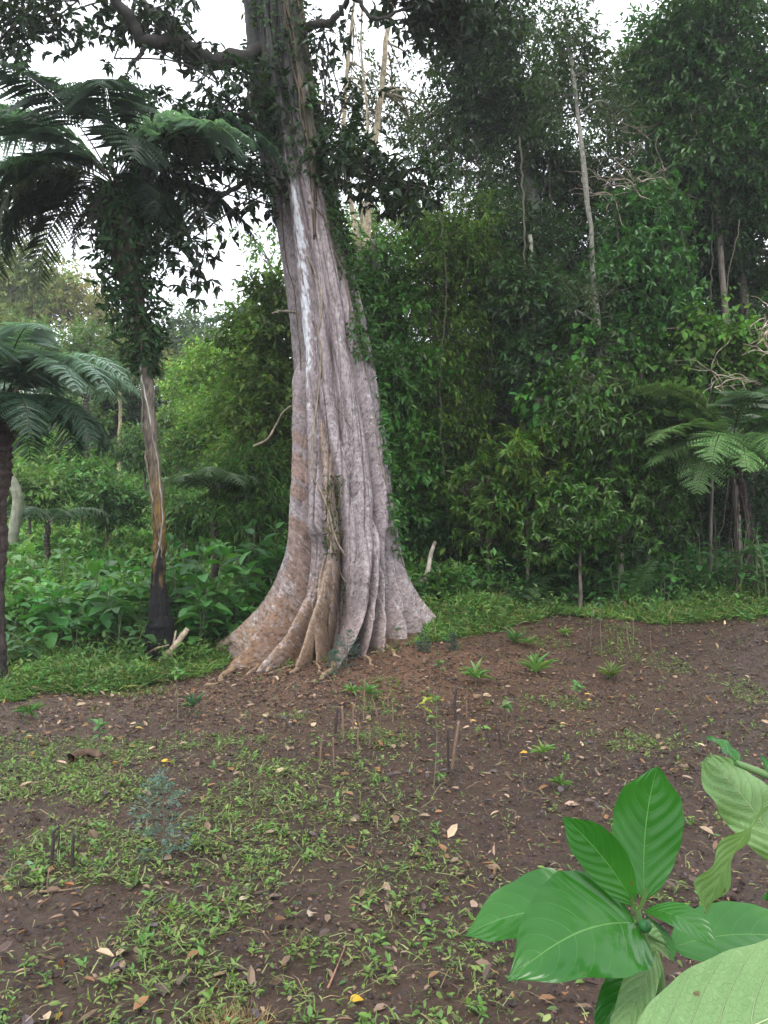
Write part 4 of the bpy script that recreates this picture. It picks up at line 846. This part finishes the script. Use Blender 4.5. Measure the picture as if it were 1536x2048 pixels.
# single notable leaves lying on the soil
def big_leaf(px, py, L, W, col, lab, rz=None, tpl=T_BIG):
    L *= .72; W *= .66; col = tuple(.8*q_ for q_ in col)
    g = G(px, py); a = R.random()*6.28 if rz is None else rz; b = MB()
    b.leaves(np.zeros((1, 3))+g+np.array([0, 0, .02]), np.array([[math.cos(a), math.sin(a), .05]]), np.array([[R.normal(0, .25), -.35, 1.]]), L, W, jit(col, 1, .05, .02), tpl, True)
    tag(b.build('fallen_leaf', M_DRY, loc=g), lab, 'fallen leaf', 'single fallen leaves standing out on the soil')
for a_ in [(322,1530,.10,.05,(.65,.42,.05),'yellow fallen leaf above the bluish sapling',.2),(962,1462,.13,.075,(.13,.27,.06),'fresh green leaf lying right of the dark sticks',.1),(270,1958,.0,0,0,'',0),
 (232,1925,.10,.04,(.42,.32,.2),'pale curled leaf at the lower left',1.2),(618,1845,.09,.05,(.45,.38,.28),'cream dead leaf lower middle of the clearing',1.4),(478,1810,.06,.035,(.5,.38,.28),'small pinkish dead leaf left of the cream one',.6),
 (1120,1888,.07,.05,(.65,.40,.04),'bright yellow leaf below the big glossy leaf',.3),(270,1462,.10,.025,(.45,.33,.10),'long yellowish leaf on the left of the clearing',.1),(50,1482,.08,.05,(.40,.18,.08),'orange-brown leaf at the far left',.5),
 (1055,1512,.08,.04,(.60,.33,.04),'orange-yellow leaf left of the green rosette',2.9),(940,1447,.09,.03,(.60,.38,.08),'yellow leaf left of the fresh green leaf',.2),(1120,1452,.09,.03,(.50,.33,.12),'tan-yellow leaf right of the fresh green leaf',.1),
 (50,1740,.06,.05,(.20,.34,.18),'pale green round leaf near the three stakes',.7),(435,1855,.08,.035,(.10,.24,.06),'green leaf lying below the bluish sapling',2.2),(700,2020,.07,.05,(.6,.36,.03),'yellow crumpled leaf at the bottom middle',.4),
 (1048,1590,.06,.04,(.16,.085,.05),'brown cupped leaf in the middle of the dark soil',.8),(1170,1610,.09,.045,(.13,.09,.08),'greyish brown leaf above the top leaf of the foreground plant',.2),(530,1750,.07,.04,(.26,.11,.06),'reddish brown leaf right of the bluish sapling foot',2.0)]:
    if a_[2] > 0: big_leaf(*a_)
# ---------------- sticks planted in the clearing ----------------
GSx = 'short bare sticks planted in the clearing'
sticks = [(107,1662,100,1737,.009,1,'thick dark stake with a hooked top, leftmost of three at the lower left'),(117,1645,111,1716,.004,1,'thin dark stake in the middle of the lower left three'),(148,1666,144,1741,.008,1,'straight dark stake, rightmost of the lower left three'),
 (674,1416,668,1470,.010,1,'dark thick stick at the left of the middle group'),(684,1412,687,1478,.009,0,'brown stick close beside the dark thick one'),(706,1405,705,1468,.006,0,'slim brown stick left of the thin twiggy seedling row'),
 (730,1362,732,1424,.006,0,'stick between two small green seedlings'),(746,1400,757,1437,.007,0,'stick leaning left near the small seedlings'),(775,1396,775,1415,.006,0,'very short stick right of the leaning one'),(785,1414,785,1446,.007,0,'short stick in the middle of the clearing'),
 (645,1469,639,1537,.006,0,'pale stick leaning right, nearest the left of the group'),(666,1475,668,1535,.006,0,'thin pale stick right of the leaning pale one'),(717,1455,717,1500,.007,0,'stout stick in the second row of the middle group'),(738,1450,739,1496,.006,0,'narrow stick in the second row of the middle group'),
 (849,1396,849,1432,.007,0,'short brown stick beside the tall yellow-tipped seedling'),(868,1382,868,1410,.006,0,'small stick behind the tall yellow-tipped seedling'),(913,1375,912,1442,.011,1,'thick dark upright stick, tallest at the centre'),(918,1442,903,1538,.010,0,'long light-brown stick leaning right at the centre'),
 (896,1455,898,1551,.009,1,'dark stick in front of the long leaning one'),(933,1400,933,1436,.007,0,'short brown stick right of the tallest one'),(962,1446,983,1498,.005,1,'thin stick leaning left beside the fresh green leaf'),(994,1455,1001,1503,.006,1,'dark thin stick right of the fresh green leaf'),(1018,1464,1018,1483,.005,0,'tiny stick left of the orange leaf'),
 (1253,1250,1261,1305,.006,0,'pale twig standing in the upper right of the clearing'),(1266,1238,1266,1287,.006,0,'tan stick tallest in the upper right of the clearing'),(1236,1264,1236,1292,.005,0,'short tan twig in the upper right of the clearing'),(315,1472,313,1500,.004,1,'thin dark twig on the left of the clearing'),
 (98,1740,104,1800,.003,0,'thin pale stalk below the three stakes'),(1300,1262,1303,1300,.004,0,'thin twig near the upper right grass edge'),(1340,1220,1342,1262,.004,0,'thin stalk at the right end of the clearing')]
for x0, y0, x1, y1, r_, dk, lab in sticks:
    g = G(x1, y1); t_ = Pt(x0, y0, g[1]); b = MB(); P = spline([g-np.array([0, 0, .03]), (g+t_)/2+R.normal(0, .006, 3), t_], 9)
    if 'hooked' in lab: P = np.concatenate([P, [t_+np.array([.018, 0, .012])]])
    b.tube(P, r_*np.linspace(1.1, .8, len(P)), (.035,.026,.024) if dk else (.15,.10,.07), 8, .1)
    tag(b.build('planted_stick', M_STICK, loc=g), lab, 'stick', GSx)
# ---------------- seedlings ----------------
GD = 'seedlings planted in the clearing'
def seedling(px, py, hp, kind, lab, col=(.08,.19,.05), top=.0):
    g = G(px, py); h_ = hp/F*g[1]; root = thing('seedling', g, lab, 'seedling', GD)
    bs = MB(); bl = MB(); tip = g+np.array([R.normal(0, .03)*h_*3, 0, h_]); P = spline([g-np.array([0, 0, .02]), (g+tip)/2+R.normal(0, .01, 3), tip], 12)
    if kind == 'fine':       # feathery blue-green sapling of tiny leaves
        bs.tube(P, np.linspace(.005, .002, 12), (.10,.08,.05), 6)
        n = 46; t = .12+.88*R.random(n); k = (t*11).astype(int); az = R.random(n)*6.28; rd = h_*.36*np.sin(np.clip(t*.93+.08, 0, 1)*np.pi)**.55
        d = np.stack([np.cos(az), np.sin(az), .25+0*az], -1)
        for q in range(n):
            e = P[k[q]]+d[q]*rd[q]; bs.tube(np.array([P[k[q]], e]), .0012, (.09,.10,.07), 3, cap=False)
            m = 17; tt = R.random(m)**.6; o = P[k[q]]+(e-P[k[q]])*tt[:, None]+R.normal(0, .008, (m, 3))
            bl.leaves(o, nrm(rv(m)+d[q]), rv(m)+np.array([0, 0, 1.]), .020*(.7+.6*R.random(m)), .009, jit(col, m, .25, .1), T_SIMPLE)
    elif kind == 'rosette':
        bs.tube(P, .004, (.12,.09,.05), 6); n = 13; az = np.arange(n)*2.4; el = R.normal(.65, .3, n)
        bl.leaves(np.repeat(tip[None]*.35+g[None]*.65, n, 0), np.stack([np.cos(az)*np.cos(el), np.sin(az)*np.cos(el), np.sin(el)], -1), np.array([0, 0, 1.])+.2*rv(n), h_*(.75+.4*R.random(n)), h_*.16, jit(col, n, .2, .12), T_BIG, True)
    elif kind == 'strap':
        n = 16; az = np.arange(n)*2.4; el = R.normal(.95, .25, n); bs.tube(P[:4], .005, (.12,.09,.05), 6)
        bl.leaves(np.repeat(g[None], n, 0)+np.array([0, 0, .02]), np.stack([np.cos(az)*np.cos(el), np.sin(az)*np.cos(el), np.sin(el)], -1), np.array([0, 0, 1.])+.2*rv(n), h_*(.8+.4*R.random(n)), h_*.13, jit(col, n, .2, .12), T_BIG, True)
    else:
        bs.tube(P, np.linspace(.005, .003, 12), (.13,.11,.08), 6); n = 20 if kind == 'leafy' else 11
        t = (top+(1-top)*R.random(n)); t[-5:] = 1; k = (t*11).astype(int); az = np.arange(n)*2.4; el = R.normal(.2, .3, n)
        L = .06 if kind == 'leafy' else .075
        bl.leaves(P[k], np.stack([np.cos(az)*np.cos(el), np.sin(az)*np.cos(el), np.sin(el)], -1), np.array([0, 0, 1.])+.4*rv(n), L*(.7+.6*R.random(n)), L*.42, jit(col, n, .25, .15), T_BIG, True)
    bs.build('stem', M_STICK, root); bl.build('leaves', M_HERB, root)
BL = (.10,.17,.14)
for s_ in [(328,1722,168,'fine','bushy blue-green sapling with tiny leaves, largest in the left foreground',BL),(692,1335,75,'fine','feathery blue-green sapling at the foot of the big trunk',(.07,.13,.115)),(668,1350,48,'fine','lower feathery sapling left of the other at the trunk foot',(.075,.13,.11)),
 (845,1305,38,'fine','small grey-green sapling right of the big trunk foot',(.07,.12,.09)),(905,1300,32,'fine','faint fine-leaved sapling before the grass heap',(.08,.12,.09)),(702,1300,125,'leafy','dark glossy leafy sapling leaning on the big trunk foot',(.035,.10,.035),.35),
 (356,1440,98,'top','slender seedling with a bright leaf tuft at the upper left of the clearing',(.12,.25,.07),.85),(385,1428,38,'rosette','small dark rosette seedling right of the slender one',(.06,.13,.07)),(198,1535,82,'top','seedling with fresh leaves on the left of the clearing',(.09,.20,.06),.75),
 (950,1372,42,'rosette','bright rosette seedling in the upper middle of the clearing',(.13,.25,.07)),(958,1368,34,'rosette','second rosette touching the bright one on its right',(.12,.22,.06)),(1072,1350,48,'strap','strap-leaved seedling in the upper middle of the dark soil',(.13,.26,.07)),
 (1130,1275,22,'rosette','tiny yellow-green rosette near the grass edge',(.16,.28,.07)),(1058,1296,26,'rosette','small rosette above the strap-leaved seedling',(.12,.22,.06)),(1204,1312,112,'top','tall thin seedling with dark leaves and a yellow one at the upper right',(.07,.17,.06),.55),(1180,1296,80,'top','seedling beside the tall thin one near the grass',(.07,.16,.05),.5),
 (868,1572,170,'leafy','tall narrow seedling with leaves all along, at the centre of the clearing',(.11,.21,.05),.15),(853,1444,44,'top','yellow-tipped thin seedling behind the tall narrow one',(.28,.30,.05),.4),(702,1392,26,'rosette','low seedling with spreading leaves below the big roots',(.11,.22,.06)),(738,1402,36,'rosette','seedling right of the low spreading one below the roots',(.11,.22,.07)),
 (1160,1414,44,'top','small seedling with few leaves on the right of the dark soil',(.10,.24,.08),.7),(1084,1520,34,'rosette','yellow-green rosette beside the orange leaves',(.14,.25,.06)),(1222,1362,42,'strap','grassy thin-leaved seedling on the right',(.13,.17,.06)),(1028,1290,36,'strap','tuft-like seedling at the grass edge, top centre',(.09,.17,.05)),
 (1120,1580,30,'rosette','little sprout in the dark soil above the foreground plant',(.10,.20,.05)),(60,1440,36,'rosette','sprout near the left grass strip',(.08,.17,.05)),(1012,1440,28,'top','small dark sprout right of the centre sticks',(.08,.18,.06),.6),(880,1360,34,'top','light sprout behind the centre sticks',(.14,.20,.07),.6),
 (790,1300,40,'leafy','low leafy seedling hugging the right root',(.05,.12,.04),.2),(590,1290,36,'rosette','seedling tucked between two front roots of the big trunk',(.09,.20,.06))]:
    seedling(s_[0], s_[1], s_[2], s_[3], s_[4], s_[5], s_[6] if len(s_) > 6 else 0)
# ---------------- dead wood ----------------
def wood(pts, r0, r1, col, lab, name='dead_branch', ground=False, n=24, rough=.15, seg=10):
    P = np.array([Pt(*p[:3]) for p in pts])
    if ground:
        for i_, p in enumerate(pts):
            if len(p) > 3: P[i_] = G(p[0], p[1])+np.array([0, 0, p[3]])
    P = spline(P, n); b = MB(); b.tube(P, np.linspace(r0, r1, n), np.array(col)[None]*(.7+.6*R.random((n, 1))), seg, rough)
    return tag(b.build(name, M_BARK, loc=P[0]), lab, 'dead wood')
wood([(322,1328,9.0,.02),(345,1298,9.05),(375,1258,9.15)], .04, .03, (.36,.28,.20), 'thick pale broken branch leaning on the black fern foot', ground=True)
wood([(335,1318,9.0,.02),(346,1290,9.1),(352,1262,9.2)], .014, .01, (.33,.27,.20), 'thin pale stick next to the thick broken branch', ground=True)
wood([(282,1318,9.1,.01),(310,1298,9.0),(338,1290,9.0)], .012, .008, (.24,.17,.11), 'thin brown stick crossing the black fern foot', ground=True)
wood([(440,1270,9.3,.01),(400,1255,9.3,.03),(345,1236,9.6)], .016, .01, (.16,.11,.08), 'dark branch lying right of the black fern foot', ground=True)
wood([(142,1528,6.2,.03),(172,1520,6.2,.05),(202,1524,6.2,.03)], .034, .022, (.085,.05,.032), 'short reddish-brown lump of rotten log on the left of the clearing', 'log', ground=True, rough=.4, n=9)
wood([(826,1172,10.8),(846,1160,10.8),(856,1140,10.8),(862,1108,10.9),(870,1085,11.2)], .045, .025, (.36,.32,.26), 'pale bent branch rising from the right foot of the big trunk')
wood([(508,892,9.9),(535,878,9.8),(552,850,9.8),(566,825,9.7),(582,812,9.6)], .016, .010, (.26,.22,.15), 'thin curved dead branch reaching left from the trunk')
wood([(535,1352,8.5,.015),(600,1330,8.6,.02),(640,1328,8.7,.02)], .014, .010, (.16,.11,.07), 'thin root-like branch lying before the front roots', ground=True)
wood([(80,1790,3.4,.01),(120,1788,3.4,.012),(168,1782,3.4,.01)], .006, .004, (.16,.11,.07), 'small twig below the three stakes', ground=True)
wood([(655,1990,2.4,.01),(672,1950,2.4,.02),(690,1905,2.5,.01)], .004, .002, (.24,.12,.08), 'reddish thin twig at the bottom middle', ground=True)
wood([(1245,1205,10.6),(1262,1222,10.5)], .035, .03, (.10,.05,.035), 'short rotten log half buried in the right grass', 'log')
wood([(1395,1878,1.9),(1480,1880,1.8),(1536,1900,1.7),(1600,1920,1.7)], .006, .008, (.22,.12,.07), 'reddish brown dry stem behind the foreground plant')
wood([(15,945,12.9),(36,1000,12.9),(22,1085,12.9)][::-1], .10, .075, (.17,.18,.13), 'pale broken-off trunk standing in the herbs behind the left tree fern', 'tree_stump', rough=.06, seg=14)
# dry vine tangles
def tangle(cx, cy, Y, rx, ry, n, lab, col=(.22,.18,.14), r_=.010, curl=1.0):
    b = MB(); seen = []
    for q in range(n):
        p0 = np.array([cx+rx*R.normal()*.55, cy+ry*R.normal()*.55]); a = R.random()*6.28; Y0 = Y+R.normal(0, .3); pts = []
        if seen: k_ = seen[R.integers(len(seen))]; p0 = np.array(k_[:2]); Y0 = k_[2]
        for s_ in range(7):
            pts.append((p0[0], p0[1], Y0)); seen.append(pts[-1]) if q == 0 or abs(p0[0]-cx) < rx*1.1 and abs(p0[1]-cy) < ry*1.1 else None; a += R.normal(0, .5*curl); p0 = p0+np.array([math.cos(a), math.sin(a)*.8])*rx*.22; Y0 += R.normal(0, .08)
        P = spline([Pt(*p) for p in pts], 24); b.tube(P, np.linspace(r_, r_*.3, 24)*(.4+.9*R.random()), np.array(col)*(.5+.9*R.random()), 5)
    tag(b.build('dry_vine_tangle', M_BARK, loc=Pt(cx, cy, Y)), lab, 'dry vines')
tangle(1275, 330, 12.0, 85, 100, 46, 'tangle of pale dry vines hanging in the right-hand trees')
tangle(1230, 420, 11.9, 60, 70, 20, 'lower curls of dry vine beside the pale slender trunk')
tangle(1505, 665, 11.0, 45, 50, 34, 'tangle of light dry twigs at the right border above the tree fern', (.36,.29,.22), .008)
tangle(1420, 735, 11.1, 70, 40, 20, 'loose dry twigs over the right tree fern fronds', (.26,.22,.16), .007, .6)
tangle(1130, 810, 11.4, 55, 45, 22, 'pale dry twigs behind the yellow-green rosette shrub', (.32,.28,.22), .007, .5)
wood([(1105,885,11.4),(1135,835,11.4),(1160,790,11.4),(1170,780,11.5)], .02, .012, (.34,.30,.24), 'pale leaning dead branch beside the rosette shrub')
# ---------------- foreground plant ----------------
def hero_mat(name, c1, c2, vein, rough, nv, k, bump, spec=.5, trans=.3, net=.0, lk=.28):
    m = bpy.data.materials.new(name); m.use_nodes = True; nt = m.node_tree; nt.nodes.clear()
    o = N(nt, 'ShaderNodeOutputMaterial'); bs = N(nt, 'ShaderNodeBsdfPrincipled'); uv = N(nt, 'ShaderNodeUVMap'); sx = N(nt, 'ShaderNodeSeparateXYZ')
    nt.links.new(uv.outputs[0], sx.inputs[0])
    def M(op, a, b_=None, c=None, cl=False):
        n = N(nt, 'ShaderNodeMath', operation=op); n.use_clamp = cl
        for i_, v in enumerate((a, b_, c)):
            if v is None: continue
            if isinstance(v, (int, float)): n.inputs[i_].default_value = v
            else: nt.links.new(v, n.inputs[i_])
        return n.outputs[0]
    tc = N(nt, 'ShaderNodeTexCoord'); nz = N(nt, 'ShaderNodeTexNoise'); nz.inputs['Scale'].default_value = 34; nz.inputs['Detail'].default_value = 5; nt.links.new(tc.outputs['Object'], nz.inputs['Vector'])
    wob = M('MULTIPLY', M('SUBTRACT', nz.outputs[0], .5), .12)
    av = M('ABSOLUTE', M('SUBTRACT', M('MULTIPLY', sx.outputs[1], 2), 1))
    q = M('ADD', M('MULTIPLY', M('SUBTRACT', sx.outputs[0], M('MULTIPLY', M('POWER', av, 1.35), k)), nv), wob)
    fr_ = M('ABSOLUTE', M('SUBTRACT', M('FRACT', q), .5))            # 0.5 at a vein... 0 between
    lat = M('SMOOTH_MIN', 1, M('MULTIPLY', M('SUBTRACT', fr_, .455), 24), .1); lat = M('MAXIMUM', lat, 0)
    lat = M('MULTIPLY', lat, M('SUBTRACT', 1.0, M('MULTIPLY', av, .75)))
    mid = M('MULTIPLY', M('SUBTRACT', .024, av), 70, cl=True)
    vo = N(nt, 'ShaderNodeTexVoronoi', feature='DISTANCE_TO_EDGE'); vo.inputs['Scale'].default_value = 230; nt.links.new(tc.outputs['Object'], vo.inputs['Vector'])
    nv_ = M('MULTIPLY', M('SUBTRACT', .09, vo.outputs['Distance']), 10*net, cl=True)
    vm = M('MAXIMUM', M('MAXIMUM', M('MULTIPLY', lat, lk), M('MULTIPLY', mid, .75)), M('MULTIPLY', nv_, .4), cl=True)
    mx0 = N(nt, 'ShaderNodeMix', data_type='RGBA'); mx0.inputs[6].default_value = (*c1, 1); mx0.inputs[7].default_value = (*c2, 1)
    nz2 = N(nt, 'ShaderNodeTexNoise'); nz2.inputs['Scale'].default_value = 14; nz2.inputs['Detail'].default_value = 3; nt.links.new(tc.outputs['Object'], nz2.inputs['Vector'])
    nt.links.new(M('MULTIPLY', M('SUBTRACT', nz2.outputs[0], .3), 2.2, cl=True), mx0.inputs[0])
    mx = N(nt, 'ShaderNodeMix', data_type='RGBA'); mx.inputs[7].default_value = (*vein, 1); nt.links.new(vm, mx.inputs[0]); nt.links.new(mx0.outputs[2], mx.inputs[6])
    sp = N(nt, 'ShaderNodeTexNoise'); sp.inputs['Scale'].default_value = 85; sp.inputs['Detail'].default_value = 2; nt.links.new(tc.outputs['Object'], sp.inputs['Vector'])
    mz = mx; mx = N(nt, 'ShaderNodeMix', data_type='RGBA'); mx.inputs[7].default_value = (.10,.085,.03,1); nt.links.new(M('MULTIPLY', M('SUBTRACT', sp.outputs[0], .715), 22, cl=True), mx.inputs[0]); nt.links.new(mz.outputs[2], mx.inputs[6])
    nt.links.new(mx.outputs[2], bs.inputs['Base Color']); bs.inputs['Roughness'].default_value = rough; bs.inputs['Specular IOR Level'].default_value = spec
    hgt = M('ADD', M('ADD', M('MULTIPLY', M('COSINE', M('MULTIPLY', q, 6.2832)), .22), M('MULTIPLY', vm, -.7)), M('MULTIPLY', nz.outputs[0], .8))
    bp = N(nt, 'ShaderNodeBump'); bp.inputs['Strength'].default_value = bump; bp.inputs['Distance'].default_value = .0022; nt.links.new(hgt, bp.inputs['Height']); nt.links.new(bp.outputs[0], bs.inputs['Normal'])
    t = N(nt, 'ShaderNodeBsdfTranslucent'); v2 = N(nt, 'ShaderNodeVectorMath', operation='MULTIPLY'); v2.inputs[1].default_value = (1.2, 1.35, .6); nt.links.new(mx.outputs[2], v2.inputs[0]); nt.links.new(v2.outputs[0], t.inputs[0])
    ms = N(nt, 'ShaderNodeMixShader'); ms.inputs[0].default_value = trans; nt.links.new(bs.outputs[0], ms.inputs[1]); nt.links.new(t.outputs[0], ms.inputs[2]); nt.links.new(ms.outputs[0], o.inputs[0])
    return m
M_TOP = hero_mat('foreground_leaf_upper', (.018,.105,.012), (.034,.15,.018), (.11,.26,.07), .22, 8, .30, .5, .36, .33)
M_UND = hero_mat('foreground_leaf_under', (.11,.215,.07), (.17,.285,.105), (.36,.46,.24), .5, 8, .30, 1.0, .35, .3, .45, .95)
def hero(base, tip, Wp, nh, arch, fold, mat, root, side=0., p=.62, q=.72, wav=.0, twist=0., sag=0., nu=44, nv=22):
    B = Pt(*base); T_ = Pt(*tip); Ld = np.linalg.norm(T_-B); d = (T_-B)/Ld; n0 = nrm(np.array(nh, float)); s = nrm(np.cross(n0, d)); n0 = np.cross(d, s)
    W = Wp/F*(base[2]+tip[2])/2
    u = np.linspace(0, 1, nu); v = np.linspace(-1, 1, nv); wd = u**p*(1-u)**q; wd = wd/wd.max(); wd = wd*(1-.45*ss((u-.78)/.2)); wd[0] = .02; wd[-1] = 0
    V = []; UV = []
    ph = R.random()*6
    for i_, uu in enumerate(u):
        a = twist*(uu-.3); s2 = s*math.cos(a)+n0*math.sin(a); n2 = n0*math.cos(a)-s*math.sin(a)
        c = B+d*Ld*uu+n0*arch*4*uu*(1-uu)*Ld-np.array([0, 0, 1.])*sag*uu*uu*Ld+s*side*4*uu*(1-uu)*Ld
        for vv in v:
            ww = wd[i_]*W*.5*(1+.012*math.sin(uu*37+vv*3+ph)*(abs(vv) > .9))
            V.append(c+s2*vv*ww*(1-.12*abs(vv)*fold)+n2*(fold*abs(vv)**1.3*ww*.55+wav*W*math.sin(uu*16+ph+vv*1.5)*vv*vv)); UV.append((uu, (vv+1)/2))
    b = MB(); i = np.arange(nu-1)[:, None]*nv; j = np.arange(nv-1)[None]
    b.add(V, [np.stack([i+j, i+j+1, i+nv+j+1, i+nv+j], -1).reshape(-1, 4)], (1, 1, 1), True)
    o = b.build('leaf', mat, root); me = o.data; ul = me.uv_layers.new(name='UVMap'); li = np.zeros(len(me.loops), int); me.loops.foreach_get('vertex_index', li)
    ul.data.foreach_set('uv', np.array(UV)[li].astype(np.float32).ravel()); return o
def stem(pts, r0, r1, root, col=(.14,.24,.09), nm='stem'):
    P = spline([Pt(*p) if len(p) == 3 else np.array(p[1:]) for p in pts], 24); b = MB(); b.tube(P, np.linspace(r0, r1, 24), col, 12); return b.build(nm, M_HERB, root)
c0 = Pt(1290, 1900, .86); gz = float(H(c0[0]+.02, .86))
fp = thing('leafy_plant', (c0[0]+.02, .86, gz), 'large glossy-leaved green plant close up in the lower right foreground', 'plant')
stem([('a', c0[0]+.02, .86, gz), ('a', c0[0]+.03, .88, .5), (1325,2040,.87), (1302,1925,.86), (1282,1860,.85), (1274,1815,.85)], .008, .0035, fp)
UPc = (0, -.45, .9)
hero((1290,1800,.90), (1315,1533,.93), 140, (0, -.85, .5), -.06, .34, M_TOP, fp, .03, .75, .6, .02, -.2)
hero((1250,1852,.88), (926,1874,.93), 175, (.05, -.42, .9), .10, .4, M_TOP, fp, -.06, .6, .8, .03)
hero((1268,1846,.84), (1014,1966,.76), 232, (-.15, -.70, .72), .10, .42, M_TOP, fp, -.05, .42, .85, .025, .25)
hero((1268,1810,.84), (1125,1634,.84), 92, (-.35, -.75, .6), .0, .45, M_TOP, fp, -.05, .7, .62)
hero((1288,1822,.83), (1442,1905,.76), 74, (.1, -.5, .9), .17, .3, M_TOP, fp, .0, .7, .7)
hero((1290,1832,.82), (1346,1925,.76), 46, (.55, -.7, .4), .08, .6, M_TOP, fp, 0, .7, .8)
hero((1345,1895,.90), (1660,1900,.92), 150, (0, -.35, .94), .07, .2, M_TOP, fp, .04, .5, .6)
hero((1275,1850,.87), (1345,1915,.92), 60, (0, -.6, .8), .03, .2, M_UND, fp)
hero((1300,1895,.87), (1188,2085,.80), 74, (-.6, -.7, .3), .02, .5, M_TOP, fp, 0, .6, .7, .05)
hero((1312,1905,.84), (1225,2110,.76), 66, (-.5, -.8, .3), .02, .5, M_UND, fp, 0, .6, .7, .08, .8)
hero((1265,1865,.90), (1330,1945,.98), 64, (-.1, -.7, .7), .0, .3, M_UND, fp)
hero((1274,1822,.845), (1292,1770,.835), 13, (.3, -.8, .3), .05, .7, M_HERB and M_UND, fp)
hero((1270,1828,.84), (1262,1786,.835), 11, (-.4, -.8, .3), .0, .7, M_UND, fp)
b = MB()
for qx, qy, r_ in [(1290,1852,.007)]:
    c_ = Pt(qx, qy, .835); th = np.linspace(0, np.pi, 12); b.tube(np.stack([0*th+c_[0], 0*th+c_[1], c_[2]-np.cos(th)*r_], -1), np.maximum(np.sin(th)*r_, 1e-4), (.035,.16,.045), 16)
    bo = b.build('berry', M_GLOSS, fp); b = MB()
for a_, e_ in [((1274,1840,.85),(1262,1846,.845)),((1282,1860,.855),(1345,1893,.90)),((1276,1820,.85),(1288,1800,.90)),((1274,1835,.85),(1250,1852,.88))]:
    stem([a_, ((a_[0]+e_[0])/2, (a_[1]+e_[1])/2+2, (a_[2]+e_[2])/2), e_], .0028, .002, fp, nm='petiole')
# second plant, its stems come in from the right
g2 = float(H(.60, .70)); f2 = thing('leafy_plant', (.60, .70, g2), 'drooping plant with pale crumpled leaf undersides at the right border', 'plant')
stem([('a', .60, .70, g2), ('a', .56, .70, .6), (1780,1850,.70), (1660,1600,.72), (1560,1560,.73), (1470,1525,.74)], .008, .003, f2)
stem([(1660,1600,.72),(1590,1590,.70),(1540,1612,.68)], .004, .003, f2, nm='petiole')
hero((1545,1608,.68), (1412,1830,.70), 122, (-.75, .55, -.45), .05, .25, M_UND, f2, .04, .55, .45, .07, .5)
hero((1580,1735,.74), (1412,1512,.78), 118, (.2, .9, -.3), .02, .35, M_UND, f2, .05, .5, .35, .09, .7)
hero((1482,1530,.74), (1414,1474,.75), 52, (.4, -.5, .8), .06, .35, M_TOP, f2, 0, .6, .6, .06, .4)
hero((1548,1560,.73), (1520,1508,.74), 20, (.4, -.8, .4), .0, .5, M_TOP, f2)
hero((1560,1700,.72), (1530,1800,.73), 70, (.8, -.5, .2), .0, .5, M_TOP, f2, 0, .5, .5, .1)
# third: the big pale leaf nearest the lens
g3 = float(H(.30, .42)); f3 = thing('leafy_plant', (.30, .42, g3), 'very large pale green leaf underside filling the bottom right corner', 'plant')
stem([('a', .30, .42, g3), ('a', .22, .45, .8), (1260,2200,.52), (1295,2150,.54)], .008, .004, f3)
hero((1290,2150,.54), (1850,1905,.56), 262, (.05, -.55, .8), .02, .10, M_UND, f3, .0, .36, .55, .02)
# ---------------- rain haze ----------------
M_HAZE = bpy.data.materials.new('rain_haze'); M_HAZE.use_nodes = True; nt = M_HAZE.node_tree; nt.nodes.clear()
o_ = N(nt, 'ShaderNodeOutputMaterial'); pv = N(nt, 'ShaderNodeVolumePrincipled'); pv.inputs['Color'].default_value = (.86,.90,.92,1); pv.inputs["Density"].default_value = .0013
pv.inputs['Anisotropy'].default_value = .2
nt.links.new(pv.outputs[0], o_.inputs['Volume'])
bm_ = MB(); V = np.array([[a, b_, c] for a in (-150, 150) for b_ in (-75, 180) for c in (-3, 26)], float)
bm_.add(V, [np.array([[0,1,3,2],[4,6,7,5],[0,4,5,1],[2,3,7,6],[0,2,6,4],[1,5,7,3]])], (1, 1, 1))
hz = bm_.build('haze', M_HAZE); tag(hz, 'thin grey rain haze over the slope', None, kind='stuff')
